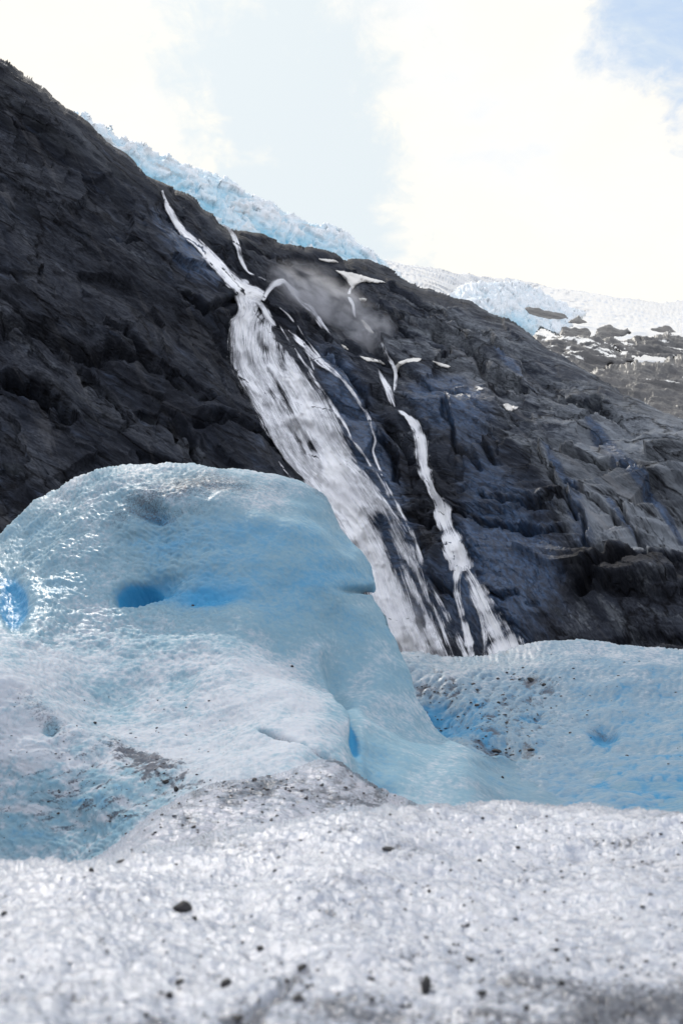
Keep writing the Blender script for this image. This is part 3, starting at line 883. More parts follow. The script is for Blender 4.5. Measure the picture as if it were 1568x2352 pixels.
def strand(line, nT=7, dens=0.75, lift=2.0, lump=1.2, seed=1, fade=0.5, ends=(0.08, 0.08)):
    U, V, s, T = ribbon_mesh(line, None, nT, lump, seed)
    de = dens - 0.02 - fade * 1.25 * np.abs(T[None]) ** 2 + s[:, None] * 0
    q = s / s[-1]
    e = (1 - ss(q, 0, ends[0] + 1e-6)) * 0.25 + ss(q, 1 - ends[1] - 1e-6, 1) * 0.25
    de = de - e[:, None] + 0.28 * fbm(s / 40, s * 0, 0, 3, seed + 3)[:, None]
    P, Fc, de = sheet(U, V, de, lift, lump, seed)
    wid = np.abs(U - U[:, nT // 2][:, None]) * np.sign(T)[None] * 0.24
    fl = np.stack([wid.ravel() + seed * 31, (np.repeat(s[:, None], nT, 1) * 0.24).ravel(), np.full(U.size, seed * 7.0)], 1)
    return P, Fc, de, fl


def main_fall():
    le = spline([(535, 679), (542, 705), (538, 726), (524, 740), (520, 792), (527, 847), (557, 902), (579, 940), (612, 1001), (634, 1039), (667, 1083), (694, 1108),
                 (722, 1150), (770, 1220), (812, 1300), (842, 1390), (870, 1470), (900, 1540), (930, 1620)], 4)
    ri = spline([(573, 679), (600, 715), (623, 745), (640, 786), (678, 822), (716, 865), (749, 900), (775, 940), (790, 984), (806, 1020), (832, 1061), (859, 1094), (887, 1133),
                 (920, 1180), (945, 1225), (965, 1270), (980, 1320), (1010, 1386), (1032, 1441), (1055, 1507), (1090, 1600)], 4)
    def resample(L, n):
        s = np.concatenate([[0], np.cumsum(np.linalg.norm(np.diff(L, axis=0), axis=1))]); q = np.linspace(0, s[-1], n)
        return np.stack([np.interp(q, s, L[:, 0]), np.interp(q, s, L[:, 1])], 1)
    out = []
    nS, nT = 230, 41
    le = resample(le, nS); ri = resample(ri, nS)
    for k, (lift, base) in enumerate(((2.0, 0.66), (4.5, 0.50))):
        T = np.linspace(0, 1, nT)
        U = le[:, 0][:, None] * (1 - T) + ri[:, 0][:, None] * T; V = le[:, 1][:, None] * (1 - T) + ri[:, 1][:, None] * T
        s = np.linspace(0, 1020, nS)[:, None] + 0 * T[None]
        U = U + 5 * fbm(U / 30, V / 30, 0, 3, 40) * (np.abs(T - .5) * 2) ** 2
        de = base + 0.0 * U
        de = de - 0.50 * (np.abs(T[None] - 0.5) * 2) ** 3.5
        # open, rock-showing streaks read from the photograph
        for line, w, a in (([(585, 745), (600, 790), (612, 830)], 12, .36), ([(618, 850), (650, 905), (668, 950)], 7, .28), ([(560, 780), (575, 830), (600, 880)], 6, .2), ([(640, 800), (655, 850)], 8, .24), ([(690, 985), (715, 1030)], 6, .2),
                           ([(615, 800), (650, 850)], 10, .22), ([(620, 900), (660, 970), (700, 1040)], 7, .22), ([(715, 1020), (735, 1075)], 9, .30), ([(600, 1000), (640, 1060), (690, 1100)], 9, .28),
                           ([(575, 700), (600, 740)], 9, .25), ([(560, 950), (600, 1010), (640, 1075)], 10, .2),
                           ([(872, 1195), (890, 1240), (905, 1280)], 17, .46), ([(910, 1300), (940, 1370), (970, 1430)], 12, .42), ([(960, 1430), (990, 1490), (1010, 1530)], 9, .36), ([(840, 1170), (860, 1210)], 11, .2),
                           ([(930, 1290), (970, 1370), (1000, 1430), (1030, 1500)], 6, .25), ([(900, 1390), (940, 1460), (970, 1520)], 9, .14)):
            g, _ = near(U, V, line, w); de = de - a * g
        for line, w, a in (([(560, 690), (600, 760), (680, 870), (740, 980), (770, 1060)], 34, .22), ([(545, 740), (545, 830), (600, 950), (660, 1060), (760, 1160)], 22, .16),
                           ([(760, 1090), (810, 1200), (860, 1320), (900, 1420), (960, 1500)], 40, .28)):
            g, _ = near(U, V, line, w); de = de + a * g
        P, Fc, de = sheet(U, V, de, lift, 2.6, 50 + k)
        fl = np.stack([((U - le[:, 0][:, None]) * 0.22).ravel() + k * 57, (s * 0.24).ravel(), np.full(U.size, k * 9.0)], 1)
        out.append((P, Fc, de, fl))
    # the run-in from the glacier
    out.append(strand([(372, 438, 5), (380, 460, 8), (388, 480, 12), (410, 518, 14), (440, 550, 13), (465, 573, 17), (500, 610, 21), (530, 640, 24), (565, 670, 28), (600, 690, 36)], 7, 0.85, 2, 0.6, 61, .4, (.1, 0)))
    out.append(strand([(455, 548, 3), (480, 572, 5), (505, 598, 6), (528, 628, 6)], 5, 0.68, 2.2, 0.3, 62))
    out.append(strand([(580, 684, 14), (602, 705, 14), (620, 735, 14), (634, 750, 10)], 5, 0.75, 3, 0.6, 63))
    for k, (pp, dn) in enumerate((([(640, 745, 5), (668, 790, 7), (700, 835, 8), (730, 880, 6)], .54), ([(716, 865, 5), (755, 920, 8), (790, 975, 8), (812, 1020, 6)], .54),
                                  ([(800, 1000, 5), (840, 1050, 9), (875, 1105, 10), (905, 1160, 10), (940, 1215, 10)], .58), ([(880, 1100, 6), (915, 1165, 10), (950, 1235, 10), (975, 1310, 8)], .58),
                                  ([(985, 1340, 8), (1020, 1400, 12), (1050, 1465, 16), (1080, 1530, 18)], .55), ([(640, 1060, 6), (670, 1100, 8), (700, 1130, 10)], .56))):
        out.append(strand(pp, 5, dn, 2.4, .4, 90 + k, .4, (.15, .15)))
    return build_water('waterfall', out, 'broad white main waterfall fanning down the middle of the dark cliff')


main_fall()
build_water('waterfall', [strand([(505, 513, 5), (520, 522, 7), (533, 535, 9), (545, 563, 12), (553, 590, 12), (562, 612, 7), (572, 626, 4), (595, 636, 5), (622, 650, 7)], 5, .64, 2, .4, 71)],
            'slender upper stream dropping from the hanging glacier, right of the long run-in')
build_water('waterfall', [strand([(604, 690, 7), (614, 672, 10), (630, 654, 14), (650, 646, 14), (668, 662, 12), (690, 690, 12), (715, 712, 13), (740, 745, 11), (770, 780, 4)], 5, .74, 2.5, .5, 72, .45, (.02, .25))],
            'arched side spout kicking up into the drifting spray')
build_water('waterfall', [strand([(662, 758, 6), (680, 776, 10), (700, 795, 12), (733, 830, 16), (756, 846, 12), (788, 874, 7), (805, 895, 8), (821, 918, 10), (843, 951, 9), (854, 984, 7), (862, 1012, 5), (857, 1034, 6), (865, 1061, 6), (879, 1094, 5)], 5, .62, 2, .4, 73, .4, (.1, .02)),
                          strand([(682, 745, 3), (700, 775, 4), (722, 805, 5), (752, 842, 6)], 5, .62, 2, .3, 74), strand([(700, 800, 3), (712, 825, 4), (722, 852, 3)], 5, .58, 2, .3, 75), strand([(640, 705, 6), (660, 722, 6), (676, 740, 4)], 5, .62, 2, .3, 76)],
            'thin braided strand running down just right of the main waterfall')
build_water('waterfall', [strand([(812, 655, 9), (803, 668, 7), (803, 684, 8), (811, 700, 6), (813, 716, 6), (817, 732, 4)], 5, .70, 2, .3, 77)],
            'short thin upper stream below the wedge of snow under the ridge')
build_water('waterfall', [
    strand([(874, 783, 4), (882, 800, 7), (888, 816, 11), (902, 838, 9), (908, 855, 9), (906, 880, 9), (905, 905, 7)], 5, .74, 2, .3, 78),
    strand([(868, 846, 5), (876, 864, 9), (888, 888, 13), (898, 915, 16), (906, 934, 10)], 5, .68, 2, .3, 79),
    strand([(914, 942, 6), (930, 952, 8), (944, 966, 12), (958, 985, 22), (966, 1021, 25), (972, 1069, 22), (986, 1110, 15), (994, 1132, 12), (1008, 1155, 24), (1018, 1197, 28), (1036, 1241, 34), (1054, 1281, 42), (1058, 1312, 36)], 11, .80, 2, 1.0, 80, .4, (.03, .0)),
    strand([(1052, 1300, 16), (1047, 1335, 14), (1048, 1361, 15), (1061, 1413, 13), (1076, 1481, 15), (1085, 1520, 18), (1092, 1560, 18)], 7, .70, 2.2, .5, 81, .4, (.0, .0)),
    strand([(1066, 1300, 20), (1088, 1340, 26), (1108, 1385, 34), (1128, 1430, 44), (1152, 1480, 60), (1172, 1540, 74)], 13, .66, 2.2, 1.0, 82, .35, (.0, .0)),
    strand([(1086, 1360, 8), (1105, 1420, 12), (1112, 1460, 12), (1112, 1520, 12)], 5, .62, 2.0, .4, 83, .35, (.1, .0))],
    'narrow right waterfall in its own gully, forking near the bottom')

# thin damp trickles on the grey slabs, blue glint included, are coloured into the rock; the spray drifts off the spout
def spray():
    m, t = new_mat('spray_mist')
    tcg = t.n('ShaderNodeTexCoord').outputs['Object']
    ln = t.n('ShaderNodeVectorMath', operation='LENGTH', ins={0: tcg}).outputs['Value']
    n = t.noise(t.n('ShaderNodeMapping', ins={'Vector': tcg, 'Scale': (1.6, 1.0, 2.0), 'Rotation': (0, math.radians(35), 0)}).outputs[0], 1.5, 4, 0.6, 0.6)
    d = t.math('MULTIPLY', t.ramp(ln, 1.0, 0.10), t.ramp(n, 0.34, 0.74))
    v = t.n('ShaderNodeVolumePrincipled', ins={'Color': (0.93, 0.93, 0.96, 1), 'Density': t.math('MULTIPLY', d, 0.15), 'Anisotropy': 0.3})
    o_ = t.n('ShaderNodeOutputMaterial'); t.link(v.outputs[0], o_.inputs[1])
    import bmesh
    for (u, v_, Y, sx, sy, sz, ry, lab) in ((735, 700, None, 40, 16, 20, 28, 1), (668, 668, None, 18, 12, 10, 30, 2), (840, 780, None, 22, 14, 20, 20, 3), (800, 1150, None, 20, 8, 12, 55, 4), (915, 1440, None, 26, 9, 17, 60, 5)):
        h, _ = hit('cliff', u, v_)
        bm = bmesh.new(); bmesh.ops.create_icosphere(bm, subdivisions=3, radius=1)
        me = bpy.data.meshes.new('spray'); bm.to_mesh(me); bm.free(); me.materials.append(m)
        o = bpy.data.objects.new('spray', me); COL.objects.link(o)
        o.location = h + np.array([0, -sy * 0.6, 0]); o.scale = (sx, sy, sz); o.rotation_euler = (0, math.radians(ry), 0)
        tag(o, ['wide veil of spray drifting right of the arched spout', 'dense puff of spray at the crest of the arched spout', 'faint spray tail fading over the slope above the right waterfall', 'soft spray around the ledge halfway down the main waterfall', 'soft spray at the foot of the main waterfall by the big mound'][lab - 1],
            'spray', kind='stuff')
spray()

# ---------------------------------------------------------------- near ice
Y_E = rbf([(915, 1500, 22.5), (1250, 1480, 23.5), (1568, 1488, 22), (1000, 1600, 20.5), (1250, 1600, 20.5), (1568, 1600, 19), (1000, 1740, 15.5), (1250, 1740, 15.0), (1568, 1740, 13.8),
           (1250, 1870, 10.6), (1568, 1870, 10.0), (1800, 1600, 18), (1800, 1900, 9.5), (1100, 1870, 10.6), (1400, 1660, 17.5)])
Y_C0 = rbf([(0, 1250, 17.2), (100, 1190, 17.0), (100, 1400, 14.4), (220, 1290, 15.4), (200, 1500, 13.4), (350, 1070, 15.8), (680, 1110, 16.0), (848, 1330, 15.6), (400, 1200, 15.3), (400, 1340, 14.7), (400, 1500, 13.2), (400, 1650, 11.5), (500, 1720, 10.4), (700, 1735, 9.4),
            (0, 1560, 11.4), (150, 1690, 10.7), (0, 1700, 10.7), (0, 1960, 9.9), (200, 1960, 9.1), (330, 1800, 9.7), (440, 1830, 9.0), (650, 1850, 8.2), (750, 1500, 13.9), (750, 1300, 14.9), (700, 1650, 11.0),
            (880, 1600, 13.4), (880, 1780, 10.6), (950, 1620, 13.6), (1000, 1670, 13.4), (1100, 1730, 12.9), (1000, 1800, 10.6), (1100, 1870, 9.7), (900, 1870, 9.0), (-200, 1500, 13.5), (-200, 1900, 10)])

def floor_at(f, lo, k):
    return lambda u, v: lo + k * np.logaddexp(0, (f(u, v) - lo) / k)


Y_E = floor_at(Y_E, 9.0, 0.35)
Y_C0 = floor_at(Y_C0, 8.2, 0.3)


def Y_C(u, v):
    w = ss(u, 1060, 1240)
    y = Y_C0(u, v) * (1 - w) + (Y_E(u, v) + 0.10 - 0.40 * ss(v, 1755, 1830)) * w
    return y


C_SIL = [(-260, 1640), (-160, 1480), (-80, 1350), (-30, 1280), (5, 1243), (30, 1212), (60, 1180), (100, 1146), (150, 1115), (200, 1091), (270, 1076), (350, 1068), (420, 1070), (500, 1077), (570, 1083),
         (630, 1093), (680, 1109), (720, 1131), (750, 1156), (775, 1187), (795, 1226), (815, 1265), (835, 1295), (847, 1322), (849, 1342), (842, 1356), (838, 1363), (846, 1373), (868, 1408), (900, 1470), (925, 1520),
         (950, 1582), (975, 1632), (1010, 1675), (1060, 1706), (1110, 1728), (1160, 1738), (1240, 1742), (1330, 1748), (1500, 1760), (1800, 1780)]


def pockets(u, v, P):
    """hollows melted into the ice: amount pushed in (m) and how blue"""
    h = 0 * u; b = 0 * u
    for cu, cv, ru, rv, an, dep, bl in ((312, 1355, 46, 27, -18, .34, 1.2), (352, 1337, 60, 26, -12, .20, .30), (28, 1378, 36, 58, -12, .25, 1.0), (345, 1172, 46, 20, 14, .20, .35),
                                       (118, 1680, 20, 16, 0, .06, .6), (812, 1690, 12, 45, -12, .10, .7), (800, 1530, 55, 70, -10, .16, .14), (852, 1740, 45, 70, -25, .10, .22),
                                       (800, 1620, 20, 90, -12, .10, .16), (885, 1808, 26, 16, 0, .12, .8), (1300, 1800, 60, 22, 0, .1, .2), (650, 1695, 60, 5, 14, .05, .3), (600, 1340, 190, 55, 2, .0, .15),
                                       (420, 1365, 120, 22, 4, .05, .28), (500, 1230, 300, 60, 4, .06, .22)):
        g = blob(u, v, cu, cv, ru, rv, an, 5.0 if bl > 1 else 3.0)
        h = h + dep * g; b = b + bl * g
    return h, b


def cups(P, sx, sy, sz, seed):
    f1, f2, idn = cells(P[:, 0] / sx, P[:, 1] / sy, P[:, 2] / sz, seed)
    return f1 ** 1.5 - 0.35, idn


def C_disp(c):
    P, u, v = c['P'], c['u'], c['v']
    h = fbm(P[:, 0] / 1.6, P[:, 1] / 2.2, P[:, 2] / 1.3, 3, 2) * 0.16
    hp, bl = pockets(u, v, P)
    c['bl'] = bl
    h = h - hp
    # melt cups, strongest on the sunny left shoulder and below, faint on the smooth upper right
    rough = 0.30 + 1.3 * (1 - ss(u, 300, 620)) * (1 - ss(v, 1420, 1560)) + 0.5 * (1 - ss(u, 380, 720)) + 0.45 * ss(v, 1400, 1600) * (1 - ss(u, 650, 850))
    wx = P + np.stack([pn(P[:, 0] / .3, P[:, 1] / .3, P[:, 2] / .3, k) for k in (1, 2, 3)], 1) * 0.10
    wx[:, 2] += 0.25 * wx[:, 0]
    f, idn = cups(wx, 0.12, 0.12, 0.05, 1)
    f2, id2 = cups(wx, 0.06, 0.06, 0.03, 4)
    h = h - rough * (f * 0.020) - (0.9 + rough) * f2 * 0.009 + rough * idn * 0.006
    h = h + rough * fbm(P[:, 0] / .5, P[:, 1] / .5, P[:, 2] / .25, 3, 14) * 0.02
    # split running back from the notch in the right edge
    h = h - 0.16 * blob(u, v, 838, 1362, 46, 6, 3)
    g, _ = near(u, v, [(785, 1338), (815, 1350), (850, 1350)], 18); h = h + 0.05 * g
    # rib beside the groove
    g, _ = near(u, v, [(735, 1490), (765, 1560), (800, 1660), (830, 1750), (850, 1795)], 12); h = h + 0.05 * g
    g, _ = near(u, v, [(600, 1683), (650, 1690), (700, 1712), (750, 1745)], 5); h = h - 0.06 * g
    g, _ = near(u, v, [(-40, 1530), (0, 1560), (60, 1605), (150, 1680), (260, 1725)], 32); h = h + 0.08 * g
    return h


def E_blue(u, v):
    n = fbm(u / 60, v / 25, 0, 4, 71)
    return 0.24 + 0.26 * n + 0.20 * ss(v, 1500, 1640) + 0.14 * ss(u, 1250, 1450) * ss(v, 1480, 1600) + 0.08 * ss(v, 1700, 1820)


def C_attr(c):
    P, u, v = c['P'], c['u'], c['v']
    n = fbm(u / 120, v / 60, 0, 4, 33)
    b = 0.32 + 0.16 * n
    b = b + 0.20 * ss(v, 1110, 1230) * (1 - ss(v, 1400, 1540)) * ss(u, 180, 420)
    b = b + 0.04 * ss(u, 640, 760) * ss(v, 1150, 1300) + 0.12 * ss(u, 840, 940)
    b = b + 0.10 * blob(u, v, 520, 1350, 280, 60, 0, 3) + 0.25 * blob(u, v, 60, 1250, 90, 90) + 0.3 * blob(u, v, 130, 1360, 90, 40, -30)
    b = b + 0.32 * blob(u, v, 150, 1880, 260, 130, -15, 4) * (v > 1600) + 0.15 * blob(u, v, 300, 1600, 160, 60)
    b = b - 0.12 * ss(u, 860, 960) * ss(v, 1500, 1650) + 0.02 * ss(v, 1780, 1860) * ss(u, 850, 950)
    b = b - 0.22 * ss(v, 1400, 1600) * (1 - ss(u, 700, 820)) + c['bl']
    d = 0.0 * u
    d = d + 0.50 * blob(u, v, 330, 1180, 160, 45, -18, 2.5) * (0.7 + n)
    d = d + 0.38 * blob(u, v, 520, 1105, 280, 34, 6) + 0.22 * blob(u, v, 480, 1170, 200, 50) + 0.20 * blob(u, v, 330, 1120, 200, 40)
    dn_ = fbm(u / 22, v / 9, 0, 3, 56)
    d = d + 0.34 * blob(u, v, 385, 1780, 150, 44, 24, 2.0) * np.clip(0.8 + 2.2 * dn_, 0, 2) + 0.5 * blob(u, v, 330, 1740, 60, 16, 20) + 0.35 * blob(u, v, 80, 1640, 110, 26, 40)
    d = d + 0.35 * blob(u, v, 220, 1830, 190, 60, 0, 2) * (0.4 + 1.6 * np.clip(fbm(u / 40, v / 10, 0, 3, 50), 0, 1))
    g, _ = near(u, v, [(600, 1683), (650, 1690), (700, 1712), (765, 1752)], 5); d = d + 0.5 * g
    d = d + 0.45 * blob(u, v, 835, 1362, 44, 5, 3)  # shade on the notch's underside, painted through the dirt mask
    g, _ = near(u, v, [(735, 1490), (765, 1560), (790, 1640)], 6); d = d + 0.25 * g
    g, _ = near(u, v, [(720, 1131), (750, 1156), (775, 1187), (800, 1235)], 6); d = d + 0.3 * g
    d = d + 0.22 * blob(u, v, 240, 1700, 200, 60, 20)
    st = fbm((u * 0.93 - v * 0.37) / 60, (v * 0.93 + u * 0.37) / 9, 0, 3, 88)
    ba = blob(u, v, 170, 1830, 260, 150, 0, 4); d = d + ba * np.clip(st * 1.3 - 0.15, 0, 0.5); b = b + ba * 0.35 * fbm(u / 50, v / 22, 0, 3, 89)
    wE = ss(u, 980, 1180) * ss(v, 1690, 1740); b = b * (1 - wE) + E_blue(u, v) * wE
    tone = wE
    matte = np.clip(ss(v, 1390, 1520) + 0.6 * ss(u, 500, 700) + 0.7 * (1 - ss(v, 1090, 1190)), 0, 1)
    return dict(blue=np.clip(b, 0, 1), dirt=np.clip(d, 0, 1), matte=matte, tone=tone)


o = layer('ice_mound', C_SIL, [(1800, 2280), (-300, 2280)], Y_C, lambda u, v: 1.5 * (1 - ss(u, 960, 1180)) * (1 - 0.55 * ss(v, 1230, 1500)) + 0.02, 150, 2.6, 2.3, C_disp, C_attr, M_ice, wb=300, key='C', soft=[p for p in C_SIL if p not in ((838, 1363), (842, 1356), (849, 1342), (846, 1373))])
tag(o, 'largest ice mound, smooth and blue with melted hollows, rising left of the main waterfall', 'ice mound')

E_SIL = [(800, 1530), (870, 1505), (915, 1499), (960, 1501), (1020, 1511), (1060, 1508), (1100, 1503), (1150, 1496), (1200, 1486), (1260, 1479), (1330, 1475), (1400, 1473), (1450, 1471), (1500, 1478), (1568, 1489), (1660, 1508), (1850, 1560)]


def E_disp(c):
    P, u, v = c['P'], c['u'], c['v']
    h = fbm(P[:, 0] / 2.5, P[:, 1] / 3, P[:, 2] / 2, 3, 5) * 0.22
    wx = P.copy(); wx[:, 0] = 0.8 * P[:, 0] - 0.6 * P[:, 1]; wx[:, 1] = 0.6 * P[:, 0] + 0.8 * P[:, 1]
    wx = wx + np.stack([pn(P[:, 0] / .4, P[:, 1] / .4, P[:, 2] / .4, k) for k in (1, 2, 3)], 1) * 0.07
    amp = 0.45 + 0.55 * (1 - ss(u, 1150, 1400)) 
    f, idn = cups(wx, 0.11, 0.30, 0.15, 2)
    f2, _ = cups(wx, 0.10, 0.2, 0.07, 6)
    h = h - amp * (f * 0.085 + f2 * 0.022)
    c['cup'] = f + 0.5 * f2
    for cu, cv, ru, rv, dep in ((1385, 1672, 30, 24, .22), (1010, 1650, 70, 50, .35), (1230, 1650, 30, 14, .15), (1160, 1730, 60, 20, .2)):
        h = h - dep * blob(u, v, cu, cv, ru, rv, 0, 3)
    return h


def E_attr(c):
    u, v = c['u'], c['v']
    n = fbm(u / 60, v / 25, 0, 4, 71)
    b = E_blue(u, v)
    b = b + 0.9 * blob(u, v, 1382, 1676, 30, 24, 0, 3) + 0.9 * blob(u, v, 1000, 1650, 80, 42, 22, 3) + 0.3 * blob(u, v, 1080, 1640, 130, 60, 10) + 0.4 * blob(u, v, 1230, 1648, 34, 14) + 0.3 * blob(u, v, 1090, 1700, 70, 20, 20)  # deep blue of the left hollow includes its painted shade
    d = 0.45 * blob(u, v, 1000, 1578, 90, 16, 4) + 0.5 * blob(u, v, 1225, 1570, 50, 18, 20) * (0.6 + n) + 0.6 * blob(u, v, 1140, 1728, 60, 9, 4) + 0.6 * blob(u, v, 1215, 1722, 18, 8)
    d = d + 0.4 * blob(u, v, 950, 1503, 60, 5) + 0.3 * blob(u, v, 1180, 1640, 160, 60, 0, 2) + 0.3 * blob(u, v, 1130, 1690, 90, 26) + 0.5 * blob(u, v, 1380, 1655, 34, 6)  # grit patches, plus shade painted on the left flank and under the hole's rim
    k = ss(c['cup'], -0.05, 0.35); b = b + 0.25 * k  # low seams between bumps: painted shade along with settled dirt
    d = d + k * (0.10 + 0.35 * (1 - ss(u, 1180, 1400))) * np.clip(0.6 + 1.5 * fbm(u / 30, v / 14, 0, 3, 77), 0, 1.3)
    return dict(blue=np.clip(b, 0, 1), dirt=np.clip(d, 0, 1), matte=np.maximum(0.7 * ss(u, 1150, 1350), ss(v + 0.25 * (u - 1000), 1560, 1610)))


o = layer('ice_mound', E_SIL, [(1850, 2250), (800, 2150)], Y_E, 2.2, 60, 5, 2.3, E_disp, E_attr, M_iceR, wb=160, key='E')
tag(o, 'long low ice mound with slanting ripples and one blue hole, right of the waterfall foot', 'ice mound')

B_SIL = [(120, 2060), (180, 2010), (225, 1976), (262, 1948), (300, 1915), (345, 1878), (400, 1845), (450, 1816), (510, 1794), (560, 1784), (640, 1772), (700, 1754), (750, 1743), (782, 1750), (805, 1768), (835, 1789),
         (870, 1810), (920, 1833), (960, 1850), (1010, 1872), (1100, 1920), (1200, 1990)]
Y_B = rbf([(230, 1980, 5.2), (560, 1785, 6.9), (750, 1745, 7.4), (870, 1810, 7.0), (1000, 1870, 6.2), (600, 1850, 6.2), (600, 1910, 5.2), (400, 1900, 5.5), (350, 1960, 4.8), (800, 1860, 6.2), (600, 2050, 4.6), (150, 2060, 4.7), (1150, 2000, 4.9)])


def B_disp(c):
    P = c['P']
    h = fbm(P[:, 0] / .9, P[:, 1] / 1.2, P[:, 2] / .7, 3, 15) * 0.05
    f, idn = cups(P, 0.085, 0.085, 0.05, 3); f2, _ = cups(P, 0.04, 0.04, 0.03, 7)
    c['cup'] = f + 0.5 * f2
    return h - f * 0.028 - f2 * 0.010


def B_attr(c):
    u, v = c['u'], c['v']
    n = fbm(u / 45, v / 16, 0, 4, 81)
    b = 0.25 + 0.3 * n
    k = ss(c['cup'], -0.05, 0.4)  # seams between cups darken by dirt and painted recess shade
    d = 0.20 + 0.30 * k + 0.35 * n + 0.35 * blob(u, v, 570, 1800, 90, 24, 0) + 0.30 * blob(u, v, 850, 1845, 160, 22, 12) + 0.3 * blob(u, v, 520, 1830, 120, 30) - 0.2 * (1 - ss(u, 300, 420))
    g, _ = near(u, v, [(755, 1742), (782, 1750), (805, 1768), (835, 1789), (870, 1810)], 7); d = d + 0.9 * g
    return dict(blue=np.clip(b, 0, 1), dirt=np.clip(d, 0, 1))


Y_B = floor_at(Y_B, 4.4, 0.12)
o = layer('ice_mound', B_SIL, [(1200, 2450), (120, 2450)], Y_B, 0.7, 55, 1.6, 2.3, B_disp, B_attr, M_iceB, wb=110, key='B')
tag(o, 'small grey grit-peppered ice hump between the foreground ridge and the big blue mound', 'ice mound')

A_SIL = [(-500, 2010), (-200, 1990), (-60, 1978), (0, 1976), (60, 1976), (120, 1973), (180, 1978), (230, 1976), (300, 1962), (380, 1942), (480, 1918), (560, 1903), (640, 1892), (720, 1878), (800, 1868), (880, 1867),
         (985, 1851), (1060, 1852), (1130, 1847), (1200, 1849), (1280, 1855), (1350, 1850), (1400, 1860), (1490, 1866), (1568, 1872), (1750, 1890), (2100, 1940)]
Y_A = rbf([(0, 1980, 3.9), (560, 1905, 4.5), (1100, 1850, 4.9), (1568, 1872, 4.6), (2000, 1930, 4.2), (-400, 2000, 3.6), (0, 2150, 2.75), (784, 2150, 2.85), (1568, 2150, 2.9), (784, 2000, 3.6), (1568, 2000, 3.7),
           (0, 2352, 1.95), (784, 2352, 2.0), (1568, 2352, 2.0), (784, 2600, 1.45), (-400, 2600, 1.4), (2000, 2600, 1.45), (784, 2850, 1.1), (200, 2100, 3.0)])


def A_disp(c):
    P = c['P']; u, v = c['u'], c['v']
    h = fbm(P[:, 0] / .45, P[:, 1] / .45, P[:, 2] / .45, 3, 25) * 0.030 + fbm(P[:, 0] / .30, P[:, 1] / .16, 0, 3, 29, ridge=True) * 0.010 + fbm(P[:, 0] / .10, P[:, 1] / .09, P[:, 2] / .1, 3, 28) * 0.014
    wx = P + np.stack([pn(P[:, 0] / .05, P[:, 1] / .05, P[:, 2] / .05, k) for k in (1, 2, 3)], 1) * 0.012
    wx[:, 1] += 0.3 * wx[:, 0]
    f, idn = cups(wx, 0.030, 0.040, 0.03, 5); f2, _ = cups(wx, 0.011, 0.014, 0.012, 9)
    c['cup'] = f + 0.6 * f2; c['idn'] = idn
    h = h - f * 0.011 + idn * 0.005 - f2 * 0.005
    # shallow melt trough across the ridge and a step towards the viewer
    g, _ = near(u, v, [(700, 1965), (900, 1955), (1100, 1950), (1350, 1955)], 14); h = h - 0.02 * g
    g, _ = near(u, v, [(560, 2330), (640, 2290), (700, 2225)], 9); h = h - 0.03 * g
    return h


def A_attr(c):
    P = c['P']; u, v = c['u'], c['v']
    n = fbm(P[:, 0] / .35, P[:, 1] / .35, 0, 4, 91)
    b = 0.22 + 0.22 * n + 0.2 * ss(v, 2230, 2352)
    k = ss(c['cup'], 0.0, 0.45); b = b + 0.30 * k - 0.25 * (c['idn'] > 0.75)  # recess shade painted between granules, dirt added below; some granules whitened
    d = 0.05 + 0.28 * n + 0.45 * np.clip(fbm(u / 170, v / 20, 0, 4, 99) - 0.05, 0, 0.6) + 0.38 * k * np.clip(0.3 + 1.6 * fbm(u / 35, v / 16, 0, 3, 97), 0, 1) + 0.16 * ss(v, 2120, 2352) + 0.26 * ss(v, 2200, 2352) * ss(u, 500, 1000)
    g, _ = near(u, v, [(520, 2345), (600, 2335), (660, 2290), (700, 2240)], 12); d = d + 0.55 * g
    g, _ = near(u, v, [(1350, 2345), (1450, 2320), (1568, 2300)], 40); d = d + 0.35 * g
    g, _ = near(u, v, [(740, 1955), (900, 1950), (1000, 1950)], 9); d = d + 0.22 * g
    return dict(blue=np.clip(b, 0, 1), dirt=np.clip(d, 0, 1))


